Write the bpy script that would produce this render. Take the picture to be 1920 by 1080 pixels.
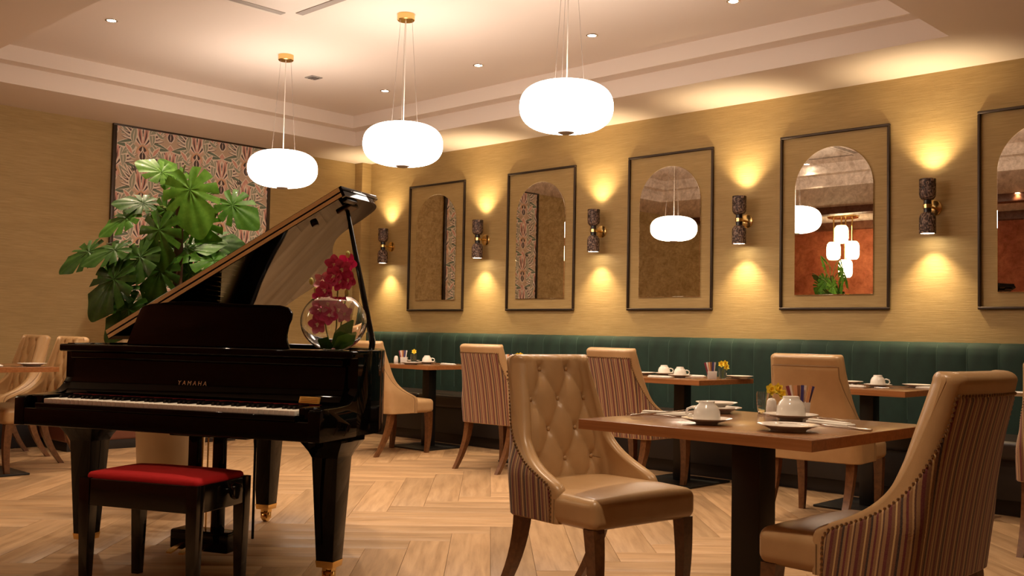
import bpy, bmesh, math, random
from mathutils import Vector, Matrix
random.seed(7)
PI = math.pi
for o in list(bpy.data.objects): bpy.data.objects.remove(o)
SC = bpy.context.scene
COL = SC.collection

# ------------------------------------------------------------------ camera
F_PX, YAW, PITCH, ROLL = 1900.826, 0.765043, 0.0452377, 0.0190878
CAM = Vector((9.1965, -7.1119, 1.04))
FWD = Vector((-math.sin(YAW)*math.cos(PITCH), math.cos(YAW)*math.cos(PITCH), math.sin(PITCH)))
_R = Vector((math.cos(YAW), math.sin(YAW), 0)); _U = _R.cross(FWD)
RGT = math.cos(ROLL)*_R + math.sin(ROLL)*_U
UPV = -math.sin(ROLL)*_R + math.cos(ROLL)*_U
cd = bpy.data.cameras.new('camera'); cam = bpy.data.objects.new('camera', cd); COL.objects.link(cam)
cd.sensor_width = 36; cd.lens = F_PX*36/1920; cd.clip_start = 0.05
cam.matrix_world = Matrix(((RGT.x, UPV.x, -FWD.x, CAM.x), (RGT.y, UPV.y, -FWD.y, CAM.y), (RGT.z, UPV.z, -FWD.z, CAM.z), (0, 0, 0, 1)))
SC.camera = cam
vs = SC.view_settings
vs.view_transform = 'Standard'; vs.look = 'None'; vs.gamma = 1; vs.use_curve_mapping = False
vs.exposure = 1.38
W = bpy.data.worlds.new('world'); SC.world = W; W.use_nodes = True
W.node_tree.nodes['Background'].inputs[0].default_value = (0.9, 0.7, 0.5, 1)
W.node_tree.nodes['Background'].inputs[1].default_value = 0.05

def px(x, y, axis, val):
    """photo pixel -> point on the plane axis = val"""
    d = RGT*((x-960)/F_PX) - UPV*((y-540)/F_PX) + FWD
    t = (val - CAM[axis])/d[axis]
    return CAM + d*t

# ------------------------------------------------------------------ light levels (lamps are built further down)
L_PENDANT, L_DOWN, L_SCONCE, L_CLUSTER = 6.2, 40.0, 17.0, 5.0
WARM = (1.0, 0.76, 0.52); WARM2 = (1.0, 0.75, 0.43); PEND = (1.0, 0.85, 0.72)

# ------------------------------------------------------------------ mesh helpers
class MB:
    def __init__(s): s.v = []; s.f = []; s.m = []; s.uv = None
    def add(s, verts, faces, mi=0):
        o = len(s.v); s.v += [tuple(p) for p in verts]
        s.f += [tuple(i+o for i in f) for f in faces]; s.m += [mi]*len(faces); return s
    def box(s, x0, x1, y0, y1, z0, z1, mi=0):
        vv = [(x, y, z) for x in (x0, x1) for y in (y0, y1) for z in (z0, z1)]
        return s.add(vv, [(0,1,3,2), (4,6,7,5), (0,4,5,1), (2,3,7,6), (0,2,6,4), (1,5,7,3)], mi)
    def rbox(s, x0, x1, y0, y1, z0, z1, r, n=2, inner=1, fn=None, mi=0):
        c = Vector(((x0+x1)/2, (y0+y1)/2, (z0+z1)/2)); h = Vector(((x1-x0)/2, (y1-y0)/2, (z1-z0)/2))
        r = min(r, h.x*.999, h.y*.999, h.z*.999)
        def samp(hh):
            e = [r*(1-math.tan(PI/4*(1-k/n))) for k in range(n+1)] if n > 0 else [0]
            L = [-hh+a for a in e]; Rr = [hh-a for a in e][::-1]
            mid = [L[-1]+(Rr[0]-L[-1])*(i+1)/(inner+1) for i in range(inner)] if Rr[0]-L[-1] > 1e-5 else []
            out = []
            for q in L+mid+Rr:
                if not out or q-out[-1] > 1e-6: out.append(q)
            return out
        S = [samp(h.x), samp(h.y), samp(h.z)]
        idx = {}; verts = []; faces = []
        def vert(p):
            k = tuple(round(q, 6) for q in p)
            if k in idx: return idx[k]
            q = Vector([max(-h[i]+r, min(h[i]-r, p[i])) for i in range(3)]); d = Vector(p)-q
            pp = q + d.normalized()*r if d.length > 1e-9 else Vector(p)
            pp = pp + c
            if fn: pp = Vector(fn(pp))
            idx[k] = len(verts); verts.append(tuple(pp)); return idx[k]
        for ax in range(3):
            a, b = (ax+1) % 3, (ax+2) % 3
            for sg in (-1, 1):
                for i in range(len(S[a])-1):
                    for j in range(len(S[b])-1):
                        q = []
                        for (ii, jj) in ((i, j), (i+1, j), (i+1, j+1), (i, j+1)):
                            p = [0, 0, 0]; p[ax] = sg*h[ax]; p[a] = S[a][ii]; p[b] = S[b][jj]; q.append(vert(p))
                        faces.append(tuple(q if sg > 0 else q[::-1]))
        return s.add(verts, faces, mi)
    def lathe(s, prof, n=24, c=(0, 0, 0), mi=0, axis='z'):
        vv = []; ff = []; m = len(prof)
        for i in range(n):
            a = 2*PI*i/n
            for r, z in prof:
                p = (r*math.cos(a), r*math.sin(a), z)
                if axis == 'x': p = (p[2], p[0], p[1])
                if axis == 'y': p = (p[1], p[2], p[0])
                vv.append((p[0]+c[0], p[1]+c[1], p[2]+c[2]))
        for i in range(n):
            j = (i+1) % n
            for k in range(m-1):
                ff.append((i*m+k, j*m+k, j*m+k+1, i*m+k+1))
        return s.add(vv, ff, mi)
    def tube(s, path, rad, n=8, cap=True, mi=0):
        P = [Vector(p) for p in path]; vv = []; ff = []
        if not isinstance(rad, (list, tuple)): rad = [rad]*len(P)
        t0 = (P[1]-P[0]).normalized(); a = t0.orthogonal().normalized()
        for i, p in enumerate(P):
            t = (P[min(i+1, len(P)-1)]-P[max(i-1, 0)]).normalized()
            a = (a - t*a.dot(t)).normalized(); b = t.cross(a)
            for k in range(n):
                w = 2*PI*k/n; vv.append(tuple(p + (a*math.cos(w)+b*math.sin(w))*rad[i]))
        for i in range(len(P)-1):
            for k in range(n):
                k2 = (k+1) % n; ff.append((i*n+k, i*n+k2, (i+1)*n+k2, (i+1)*n+k))
        if cap:
            ff.append(tuple(range(n))[::-1]); ff.append(tuple((len(P)-1)*n+k for k in range(n)))
        return s.add(vv, ff, mi)
    def loft(s, rings, cap=True, mi=0, closed=True):
        n = len(rings[0]); vv = [p for r in rings for p in r]; ff = []
        for i in range(len(rings)-1):
            for k in range(n if closed else n-1):
                k2 = (k+1) % n; ff.append((i*n+k, i*n+k2, (i+1)*n+k2, (i+1)*n+k))
        if cap: ff.append(tuple(range(n))[::-1]); ff.append(tuple((len(rings)-1)*n+k for k in range(n)))
        return s.add(vv, ff, mi)
    def prism(s, poly, lo, hi, axis='z', mi=0):
        def P(a, b, h):
            return {'z': (a, b, h), 'y': (a, h, b), 'x': (h, a, b)}[axis]
        n = len(poly); vv = [P(a, b, lo) for a, b in poly]+[P(a, b, hi) for a, b in poly]
        ff = [tuple(range(n))[::-1], tuple(range(n, 2*n))]+[(i, (i+1) % n, n+(i+1) % n, n+i) for i in range(n)]
        return s.add(vv, ff, mi)
    def ball(s, c, r, n=8, m=5, mi=0, sc=(1, 1, 1)):
        prof = [(max(1e-5, math.sin(PI*k/m)), -math.cos(PI*k/m)) for k in range(m+1)]
        vv = []; ff = []; mm = m+1
        for i in range(n):
            a = 2*PI*i/n
            for q, z in prof: vv.append((c[0]+q*math.cos(a)*r*sc[0], c[1]+q*math.sin(a)*r*sc[1], c[2]+z*r*sc[2]))
        for i in range(n):
            j = (i+1) % n
            for k in range(m): ff.append((i*mm+k, j*mm+k, j*mm+k+1, i*mm+k+1))
        return s.add(vv, ff, mi)
    def mesh(s, name, mats, sharp=40, flat=False, fixn=True, bevel=0):
        me = bpy.data.meshes.new(name)
        me.from_pydata(s.v, [], s.f)
        if not isinstance(mats, (list, tuple)): mats = [mats]
        for m in mats: me.materials.append(M[m] if isinstance(m, str) else m)
        me.polygons.foreach_set('material_index', s.m)
        if s.uv is not None:
            l = me.uv_layers.new(name='UVMap')
            for lp in me.loops: l.data[lp.index].uv = s.uv[lp.vertex_index]
        if fixn or bevel:
            bm = bmesh.new(); bm.from_mesh(me)
            if s.uv is None: bmesh.ops.remove_doubles(bm, verts=bm.verts, dist=1e-5)
            if bevel:
                ed = [e for e in bm.edges if len(e.link_faces) == 2 and e.calc_face_angle(0) > 0.6]
                bmesh.ops.bevel(bm, geom=ed, offset=bevel, segments=2, affect='EDGES', profile=.6, clamp_overlap=True)
            bmesh.ops.recalc_face_normals(bm, faces=bm.faces); bm.to_mesh(me); bm.free()
        if not flat:
            me.polygons.foreach_set('use_smooth', [True]*len(me.polygons))
            me.set_sharp_from_angle(angle=math.radians(sharp))
        me.update(); return me

def obj(name, data, parent=None, loc=None, rot=None):
    o = bpy.data.objects.new(name, data); COL.objects.link(o)
    if parent: o.parent = parent
    if loc is not None: o.location = loc
    if rot is not None: o.rotation_euler = rot
    return o
def part(name, mb, mats, parent=None, **k):
    loc = k.pop('loc', None); rot = k.pop('rot', None)
    return obj(name, mb.mesh(name, mats, **k), parent, loc, rot)
def thing(name, label, cat, loc=(0, 0, 0), rz=0, group=None):
    o = obj(name, None, None, loc, (0, 0, rz)); o.empty_display_size = .1
    return tag(o, label, cat, group)
def tag(o, label, cat, group=None):
    o['label'] = label; o['category'] = cat
    if group: o['group'] = group
    return o
def structure(o): o['kind'] = 'structure'; return o
def copy_tree(o, parent=None):
    c = o.copy(); COL.objects.link(c); c.parent = parent
    for ch in list(o.children): copy_tree(ch, c)
    return c
def lerp(a, b, t): return a+(b-a)*t
def interp(x, xs, ys):
    if x <= xs[0]: return ys[0]
    for i in range(len(xs)-1):
        if x <= xs[i+1]:
            t = (x-xs[i])/(xs[i+1]-xs[i]); return lerp(ys[i], ys[i+1], t)
    return ys[-1]
def sinterp(x, xs, ys):      # Catmull-Rom-like smooth interpolation
    if x <= xs[0]: return ys[0]
    if x >= xs[-1]: return ys[-1]
    n = len(xs)
    for i in range(n-1):
        if x <= xs[i+1]: break
    def sl(k):
        if k == 0: return (ys[1]-ys[0])/(xs[1]-xs[0])
        if k == n-1: return (ys[-1]-ys[-2])/(xs[-1]-xs[-2])
        a = (ys[k]-ys[k-1])/(xs[k]-xs[k-1]); b = (ys[k+1]-ys[k])/(xs[k+1]-xs[k])
        return 0 if a*b <= 0 else 2*a*b/(a+b)
    h = xs[i+1]-xs[i]; t = (x-xs[i])/h
    return (2*t**3-3*t*t+1)*ys[i]+(t**3-2*t*t+t)*h*sl(i)+(-2*t**3+3*t*t)*ys[i+1]+(t**3-t*t)*h*sl(i+1)

# ------------------------------------------------------------------ materials
M = {}
def mat(name, col=(.5, .5, .5), rough=.5, metal=0, **kw):
    m = bpy.data.materials.new(name); m.use_nodes = True
    b = m.node_tree.nodes['Principled BSDF']
    b.inputs['Base Color'].default_value = (*col, 1); b.inputs['Roughness'].default_value = rough; b.inputs['Metallic'].default_value = metal
    for k, v in kw.items():
        b.inputs[k].default_value = (*v, 1) if isinstance(v, tuple) and len(v) == 3 else v
    M[name] = m; return m
class NT:
    def __init__(s, m): s.t = m.node_tree; s.b = s.t.nodes['Principled BSDF']
    def n(s, typ, **kw):
        nd = s.t.nodes.new(typ)
        for k, v in kw.items():
            if k.startswith('_'): nd.inputs[k[1:]].default_value = v
            else: setattr(nd, k, v)
        return nd
    def l(s, a, b): s.t.links.new(a, b)
    def coords(s, scale=(1, 1, 1), kind='Object', rot=(0, 0, 0)):
        tc = s.n('ShaderNodeTexCoord'); mp = s.n('ShaderNodeMapping')
        mp.inputs['Scale'].default_value = scale; mp.inputs['Rotation'].default_value = rot
        s.l(tc.outputs[kind], mp.inputs[0]); return mp.outputs[0]
    def noise(s, co, scale=5, detail=4, rough=.55, dist=0):
        nd = s.n('ShaderNodeTexNoise'); nd.inputs['Scale'].default_value = scale; nd.inputs['Detail'].default_value = detail
        nd.inputs['Roughness'].default_value = rough; nd.inputs['Distortion'].default_value = dist
        s.l(co, nd.inputs['Vector']); return nd.outputs['Fac']
    def ramp(s, fac, stops, interp='LINEAR'):
        r = s.n('ShaderNodeValToRGB'); r.color_ramp.interpolation = interp; e = r.color_ramp.elements
        while len(e) < len(stops): e.new(.5)
        for k, (p, c) in enumerate(stops): e[k].position = p; e[k].color = (*c, 1)
        s.l(fac, r.inputs[0]); return r.outputs[0]
    def mix(s, fac, a, b, mode='MIX'):
        nd = s.n('ShaderNodeMix', data_type='RGBA', blend_type=mode)
        for sock, v in ((nd.inputs[0], fac), (nd.inputs[6], a), (nd.inputs[7], b)):
            if isinstance(v, (int, float)): sock.default_value = v
            elif isinstance(v, tuple): sock.default_value = (*v, 1)
            else: s.l(v, sock)
        return nd.outputs[2]
    def math(s, op, a, b=0.0):
        nd = s.n('ShaderNodeMath', operation=op)
        for sock, v in ((nd.inputs[0], a), (nd.inputs[1], b)):
            if isinstance(v, (int, float)): sock.default_value = v
            else: s.l(v, sock)
        return nd.outputs[0]
    def bump(s, h, strength=.2, dist=.01):
        nd = s.n('ShaderNodeBump'); nd.inputs['Strength'].default_value = strength; nd.inputs['Distance'].default_value = dist
        s.l(h, nd.inputs['Height']); s.l(nd.outputs[0], s.b.inputs['Normal'])
    def col(s, c): s.l(c, s.b.inputs['Base Color'])
    def rough(s, c): s.l(c, s.b.inputs['Roughness'])

def grasscloth(name, c1, c2, c3):
    m = mat(name, c2, .62); t = NT(m)
    a = t.noise(t.coords((5, 5, 130)), 1.0, 5, .7); b = t.noise(t.coords((1.2, 1.2, 9)), 1.5, 3, .5)
    f = t.math('ADD', t.math('MULTIPLY', a, .75), t.math('MULTIPLY', b, .25))
    t.col(t.ramp(f, [(.32, c1), (.5, c2), (.68, c3)])); t.bump(a, .35, .004)
    t.b.inputs['Specular IOR Level'].default_value = .35
grasscloth('wall_gold', (.33, .225, .088), (.41, .285, .118), (.49, .35, .158))
m = mat('terracotta', (.42, .11, .04), .7); t = NT(m); t.col(t.ramp(t.noise(t.coords((2, 2, 2)), 2, 4), [(.3, (.36, .085, .03)), (.7, (.5, .15, .06))]))
m = mat('brown_beam', (.13, .045, .02), .4)
m = mat('ceiling_paint', (.76, .665, .585), .75); t = NT(m); t.bump(t.noise(t.coords(), 60, 3), .03, .002)
mat('subfloor', (.12, .08, .05), .8)
def wood(name, cols, sx=3., sy=40., rough=.35, coat=0, vary=0.0, bump=.08):
    m = mat(name, cols[1], rough); t = NT(m)
    tc = t.n('ShaderNodeTexCoord'); oi = t.n('ShaderNodeObjectInfo'); ge = t.n('ShaderNodeNewGeometry')
    rnd = t.math('FRACT', t.math('ADD', oi.outputs['Random'], ge.outputs['Random Per Island']))
    mp = t.n('ShaderNodeMapping'); mp.inputs['Scale'].default_value = (sx, sy, sy)
    cmb = t.n('ShaderNodeCombineXYZ')
    t.l(t.math('MULTIPLY', rnd, 37.0), cmb.inputs[0]); t.l(t.math('MULTIPLY', rnd, 91.0), cmb.inputs[1])
    t.l(tc.outputs['Object'], mp.inputs[0]); t.l(cmb.outputs[0], mp.inputs['Location'])
    g = t.noise(mp.outputs[0], 1, 6, .6, .4)
    c = t.ramp(g, [(.3, cols[0]), (.5, cols[1]), (.72, cols[2])])
    if vary:
        v = t.math('ADD', 1-vary/2, t.math('MULTIPLY', rnd, vary))
        cc = t.n('ShaderNodeCombineColor'); [t.l(v, cc.inputs[i]) for i in range(3)]
        c = t.mix(1.0, c, cc.outputs[0], 'MULTIPLY')
    t.col(c); t.bump(g, bump, .002); t.b.inputs['Coat Weight'].default_value = coat; t.b.inputs['Coat Roughness'].default_value = .15
wood('oak_plank', ((.29, .17, .08), (.40, .245, .125), (.49, .315, .17)), 2.2, 26, .42, 0, .34, .06)
wood('table_wood', ((.155, .062, .022), (.225, .094, .035), (.29, .13, .052)), 2, 30, .26, .3)
wood('table_edge', ((.27, .10, .03), (.36, .14, .045), (.43, .18, .065)), 2, 60, .32)
wood('leg_wood', ((.085, .03, .009), (.13, .05, .016), (.18, .075, .026)), 40, 40, .3, .3)
m = mat('leather', (.50, .31, .15), .32); t = NT(m)
t.col(t.ramp(t.noise(t.coords((1, 1, 1)), 6, 3), [(.3, (.46, .28, .13)), (.7, (.55, .35, .175))]))
vo = t.n('ShaderNodeTexVoronoi'); vo.inputs['Scale'].default_value = 260; t.l(t.coords(), vo.inputs['Vector'])
t.bump(vo.outputs['Distance'], .06, .002); t.b.inputs['Coat Weight'].default_value = .12; t.b.inputs['Coat Roughness'].default_value = .3
mat('leather_seam', (.30, .18, .085), .5)
m = mat('stripe_fabric', (.4, .2, .1), .8); t = NT(m)
tc = t.n('ShaderNodeTexCoord'); sp = t.n('ShaderNodeSeparateXYZ'); t.l(tc.outputs['UV'], sp.inputs[0])
fr = t.math('FRACT', t.math('DIVIDE', sp.outputs[0], .084))
cs = t.ramp(fr, [(0, (.34, .19, .085)), (.12, (.13, .010, .016)), (.24, (.20, .085, .035)), (.36, (.62, .43, .19)), (.42, (.20, .085, .035)), (.52, (.025, .008, .010)), (.60, (.34, .19, .085)),
                 (.70, (.14, .010, .02)), (.78, (.30, .15, .06)), (.88, (.56, .36, .17)), (.94, (.10, .03, .02))], 'CONSTANT')
wv = t.noise(t.coords((1, 1, 1)), 350, 2)
t.col(t.mix(.10, cs, t.ramp(wv, [(.3, (.02, .01, .008)), (.7, (.5, .36, .22))]))); t.bump(wv, .2, .002)
t.b.inputs['Sheen Weight'].default_value = .2
m = mat('velvet', (.010, .040, .028), .8); t = NT(m); t.b.inputs['Sheen Weight'].default_value = .10; t.b.inputs['Sheen Roughness'].default_value = .4
t.b.inputs['Sheen Tint'].default_value = (.16, .40, .33, 1)
t.col(t.ramp(t.noise(t.coords((1, 1, .6)), 9, 4), [(.3, (.0045, .020, .013)), (.7, (.010, .038, .025))]))
mat('velvet_seam', (.05, .10, .075), .7)
mat('bench_leather', (.022, .013, .009), .38)
mat('red_brown', (.15, .05, .028), .4)
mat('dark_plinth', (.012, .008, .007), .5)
mat('piano_black', (.0025, .0022, .0022), .03, **{'Specular IOR Level': .20})
mat('bench_black', (.005, .004, .004), .12)
m = mat('ivory', (.92, .84, .73), .22)
mat('ebony_key', (.006, .005, .005), .2)
mat('brass', (.78, .53, .20), .22, 1)
mat('bronze', (.06, .043, .032), .38, .7)
mat('nail_bronze', (.30, .19, .10), .3, .8)
mat('lid_gold', (1.0, .80, .40), .3, .15)
mat('plate_gold', (.55, .36, .13), .35, .7)
mat('felt_red', (.22, .008, .008), .9)
m = mat('velvet_red', (.62, .008, .014), .85); t = NT(m); t.b.inputs['Sheen Weight'].default_value = .35; t.b.inputs['Sheen Tint'].default_value = (1, .15, .12, 1)
m = mat('antique_mirror', (.8, .75, .66), .004, 1); t = NT(m)
a = t.noise(t.coords((1, 1, 1)), 14, 7, .72, .8); b = t.noise(t.coords((1, 1, 1)), 45, 4, .6)
k = t.ramp(t.math('ADD', t.math('MULTIPLY', a, .7), t.math('MULTIPLY', b, .3)), [(.38, (0, 0, 0)), (.62, (1, 1, 1))])
t.col(t.mix(k, (.56, .49, .40), (.95, .90, .80)))
m = mat('bark_ceramic', (.1, .06, .05), .25); t = NT(m)
vo = t.n('ShaderNodeTexNoise'); vo.inputs['Scale'].default_value = 42; vo.inputs['Detail'].default_value = 3; vo.inputs['Distortion'].default_value = 2.2
t.l(t.coords((1, 1, .7)), vo.inputs['Vector'])
t.col(t.ramp(vo.outputs['Fac'], [(.38, (.025, .014, .013)), (.5, (.07, .04, .036)), (.62, (.34, .23, .18))])); t.bump(vo.outputs['Fac'], .9, .012)
mat('dark_collar', (.01, .006, .006), .3)
def emis(name, col, s, base=(.9, .9, .9)):
    m = mat(name, base, .3); b = m.node_tree.nodes['Principled BSDF']
    b.inputs['Emission Color'].default_value = (*col, 1); b.inputs['Emission Strength'].default_value = s
emis('opal_glow', PEND, L_PENDANT); emis('led_lens', (1, .88, .72), 30); emis('sconce_lens', (1, .85, .6), 14); emis('cluster_glow', (1, .80, .50), L_CLUSTER)
mat('cord', (.75, .68, .6), .6); mat('wire', (.45, .4, .36), .4, .6)
mat('chrome', (.72, .68, .62), .18, 1); mat('steel', (.75, .72, .68), .16, 1)
mat('black_steel', (.008, .007, .007), .42)
mat('white_plastic', (.74, .66, .58), .5); mat('grille_grey', (.32, .27, .23), .6); mat('cap_grey', (.30, .27, .25), .4)
mat('china', (.82, .77, .70), .14, **{'Coat Weight': .4}); mat('linen', (.83, .78, .70), .85)
mat('glass', (1, 1, 1), .0, 0, **{'Transmission Weight': 1.0, 'IOR': 1.45})
mat('water', (.95, .97, .93), .0, 0, **{'Transmission Weight': 1.0, 'IOR': 1.33})
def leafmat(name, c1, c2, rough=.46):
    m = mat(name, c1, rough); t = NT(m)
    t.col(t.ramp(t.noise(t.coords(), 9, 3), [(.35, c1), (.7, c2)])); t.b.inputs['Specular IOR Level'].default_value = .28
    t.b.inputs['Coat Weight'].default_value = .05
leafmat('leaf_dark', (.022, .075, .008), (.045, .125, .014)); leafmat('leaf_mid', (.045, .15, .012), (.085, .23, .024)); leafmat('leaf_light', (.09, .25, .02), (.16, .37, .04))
mat('stem_green', (.16, .22, .04), .5); mat('trunk_brown', (.10, .045, .02), .9); mat('soil', (.03, .02, .012), .95)
m = mat('pot_beige', (.42, .31, .18), .4)
mat('petal_pink', (.78, .075, .27), .5); mat('petal_pale', (.84, .36, .45), .5); mat('lip_cream', (.85, .62, .42), .5); mat('daff_yellow', (1.0, .84, .10), .55); mat('daff_cup', (1.0, .70, .04), .55); mat('bud_green', (.55, .55, .12), .5)
for n_, c_ in dict(art_cream=(.84, .74, .63), art_pink=(.70, .38, .31), art_rust=(.70, .43, .25), art_sage=(.36, .37, .28), art_dark=(.085, .055, .055), art_green=(.17, .22, .16), art_rose=(.78, .50, .41), art_sand=(.62, .47, .34)).items(): mat(n_, c_, .75)
for n_, c_ in dict(sachet_white=(.80, .74, .66), sachet_navy=(.06, .05, .20), sachet_maroon=(.26, .04, .06), sachet_orange=(.72, .34, .16), sachet_brown=(.28, .12, .06)).items(): mat(n_, c_, .45)
mat('letter_gold', (.72, .58, .36), .3, .6); mat('label_gold', (.75, .45, .10), .35, .5); mat('white_cable', (.8, .75, .68), .5)

# ================================================================== the room
XM, YB = 12.0, -8.35          # far side of the room and the wall behind the camera
ZS, ZF, ZC = 2.93, 3.077, 3.20
structure(part('wall_right', MB().box(-.15, XM, 0, .15, 0, 3.3), 'wall_gold'))
structure(part('wall_left', MB().box(-.15, 0, YB, 0, 0, 3.3), 'wall_gold'))
structure(part('wall_back', MB().box(-.15, XM, YB-.15, YB, 0, 3.3), 'terracotta'))
structure(part('wall_near', MB().box(XM, XM+.15, YB-.15, .15, 0, 3.3), 'wall_gold'))
structure(part('trim_1', MB().box(0, .13, -.13, 0, 0, ZS), 'wall_gold', bevel=.003))
cm = MB(); TX0, TX1, TY0, TY1 = .871, 6.838, -4.6, -.80
for (g, z) in ((0, ZS), (.14, ZF)):
    a, b, c, d = TX0+g, TX1-g, TY0+g, TY1-g
    if g == 0: A, B, C_, D = -.15, XM+.15, YB-.15, .15
    else: A, B, C_, D = TX0-.001, TX1+.001, TY0-.001, TY1+.001
    cm.box(A, B, d, D, z, 3.3); cm.box(A, B, C_, c, z, 3.3); cm.box(A, a, c, d, z, 3.3); cm.box(b, B, c, d, z, 3.3)
cm.box(TX0+.14, TX1-.14, TY0+.14, TY1-.14, ZC, 3.3)
structure(part('ceiling', cm, 'ceiling_paint', fixn=False, flat=True))
structure(part('baseboard_right', MB().box(.13, XM, -.018, 0, 0, .12), 'dark_plinth', bevel=.004))
structure(part('baseboard_left', MB().box(0, .018, YB, -.13, 0, .12), 'dark_plinth', bevel=.004))
# beams in the terracotta end of the room, seen in the mirrors
for k, (y, h, w) in enumerate(((-6.40, .10, .22), (-8.20, .12, .1499))):
    structure(part('trim_%d' % (k+2), MB().box(0, XM, y-w, y, ZS-h, ZS+.001), 'brown_beam', bevel=.006))

# ------------------------------------------------------------------ herringbone floor, plank by plank
floor = structure(part('floor', MB().box(-.15, XM+.15, YB-.15, .15, -.1, -.004), 'subfloor'))
PW, PL = .20, 1.20
pm = MB().rbox(-PL/2+.0008, PL/2-.0008, -PW/2+.0008, PW/2-.0008, -.012, 0, .0012, 1, 0).mesh('plank', 'oak_plank')
c45 = math.cos(PI/4)
planks = []
for k in range(-70, 71):
    for j in range(-10, 11):
        for kind in (0, 1):
            if kind == 0: cx, cy = k*PW+PL/2, k*PW+PW/2
            else: cx, cy = k*PW-PW/2, k*PW+PL/2
            cx += j*PL; cy -= j*PL
            wx = 4.6+(cx-cy)*c45; wy = -3.9+(cx+cy)*c45
            if -.75 < wx < XM+.6 and YB-.6 < wy < .7:
                planks.append((wx, wy, PI/4 if kind == 0 else 3*PI/4))
def visible(p):
    d = Vector((p[0], p[1], 0))-CAM; z = d.dot(FWD)
    if z < .5: return None
    u, v = d.dot(RGT)/z*F_PX, d.dot(UPV)/z*F_PX
    if abs(u) < 960+300*4/z and abs(v) < 540+200*4/z: return z
    return None
inside = lambda p: .56 < p[0] < XM-.56 and YB+.56 < p[1] < -.56
vis = sorted([(visible(p), p) for p in planks if visible(p) and inside(p)])[:300]
near = set(p for z, p in vis)
for z, p in vis: obj('plank', pm, floor, (p[0], p[1], 0), (0, 0, p[2]))
for ang in (PI/4, 3*PI/4):
    b = MB(); c, s = math.cos(-ang), math.sin(-ang)
    for p in planks:
        if p in near or p[2] != ang: continue
        x, y = p[0]*c-p[1]*s, p[0]*s+p[1]*c
        b.box(x-PL/2+.0008, x+PL/2-.0008, y-PW/2+.0008, y+PW/2-.0008, -.012, 0)
    me = b.mesh('plank_field', 'oak_plank', fixn=False, flat=True)
    # trim the planks at the room's edges
    bm = bmesh.new(); bm.from_mesh(me)
    for co, no in (((0, 0, 0), (-1, 0, 0)), ((0, 0, 0), (0, 1, 0)), ((XM, 0, 0), (1, 0, 0)), ((0, YB, 0), (0, -1, 0))):
        q = Matrix.Rotation(-ang, 3, 'Z')
        bmesh.ops.bisect_plane(bm, geom=bm.verts[:]+bm.edges[:]+bm.faces[:], plane_co=q @ Vector(co), plane_no=q @ Vector(no), clear_outer=True)
    bm.to_mesh(me); bm.free()
    o = obj('plank_field', me, floor, None, (0, 0, ang)); o['kind'] = 'stuff'

# ------------------------------------------------------------------ banquette on the mirror wall
bq = thing('banquette', 'long dark green velvet channel-back banquette under the arched mirrors', 'banquette', (0, 0, 0))
CW = .2; x = .30; first = True
def chan(w, rl=.0):
    b = MB(); n = 9; rows = [(-.035, 1.037), (-.07, 1.036), (-.098, 1.022), (-.115, .995), (-.122, .95), (-.122, .8), (-.120, .65), (-.118, .50), (-.116, .44)]
    rings = []
    for (y, z) in rows:
        ring = []
        for i in range(n):
            t = -1+2*i/(n-1); bul = (1-abs(t)**3.0)
            zz = z; yy = y
            yy = y - .011*bul if z < 1.03 else y
            zz = z + (.002*bul if z > .97 else 0)
            ring.append((t*(w/2-.0004), yy, zz))
        rings.append(ring)
    b.loft(rings, cap=False, closed=False)
    back = [[(p[0], -.022, p[2]-.004) for p in rings[0]], [(p[0], -.022, .44) for p in rings[-1]]]
    b.loft([rings[0], back[0]], cap=False, closed=False)
    for sd in (0, -1):
        poly = [r[sd] for r in rings]+[back[1][sd], back[0][sd]]
        b.add(poly, [tuple(range(len(poly)))])
    return b.mesh('channel_panel', 'velvet', sharp=60)
cmesh = chan(CW)
pmesh = MB().tube([(0, -.05, 1.036), (0, -.09, 1.028), (0, -.116, .995), (0, -.1225, .95), (0, -.1225, .80), (0, -.119, .50)], .0022, 6).mesh('seam_piping', 'velvet_seam')
while x+CW < XM-.02:
    cpn = obj('channel_panel', cmesh, bq, (x+CW/2, 0, 0)); obj('seam_piping', pmesh, cpn, (-CW/2, 0, 0)); x += CW
part('end_panel', MB().rbox(.268, .300, -.135, -.022, .0, 1.030, .03, 3, 1), 'velvet', bq)
x0 = .30
for k in range(8):
    x1 = min(x0+1.46, XM-.02)
    part('seat_cushion', MB().rbox(x0+.002, x1-.002, -.66, -.10, .335, .455, .03, 3, 2), 'bench_leather', bq); x0 = x1
part('seat_base', MB().box(.30, XM-.02, -.625, -.03, .10, .336), 'dark_plinth', bq, bevel=.004)
part('plinth', MB().box(.33, XM-.02, -.57, -.03, 0, .10), 'dark_plinth', bq, bevel=.003)
# low bench on the left wall
lb = thing('wall_bench', 'low red-brown bench with dark plinth against the left wall behind the piano', 'bench', (.40, -2.8, 0))
part('seat_front', MB().rbox(-.38, .38, -.80, .80, .075, .36, .02, 2, 1), 'red_brown', lb)
part('plinth', MB().box(-.36, .37, -.78, .78, 0, .08), 'dark_plinth', lb, bevel=.003)
tag(part('low_plinth', MB().rbox(.02, .27, -6.4, -3.62, 0, .36, .008, 2, 0), 'dark_plinth'), 'low dark boxed plinth along the left wall behind the leather chairs', 'plinth')  # added dark box, its colour stands in for the shade behind the chairs

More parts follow.
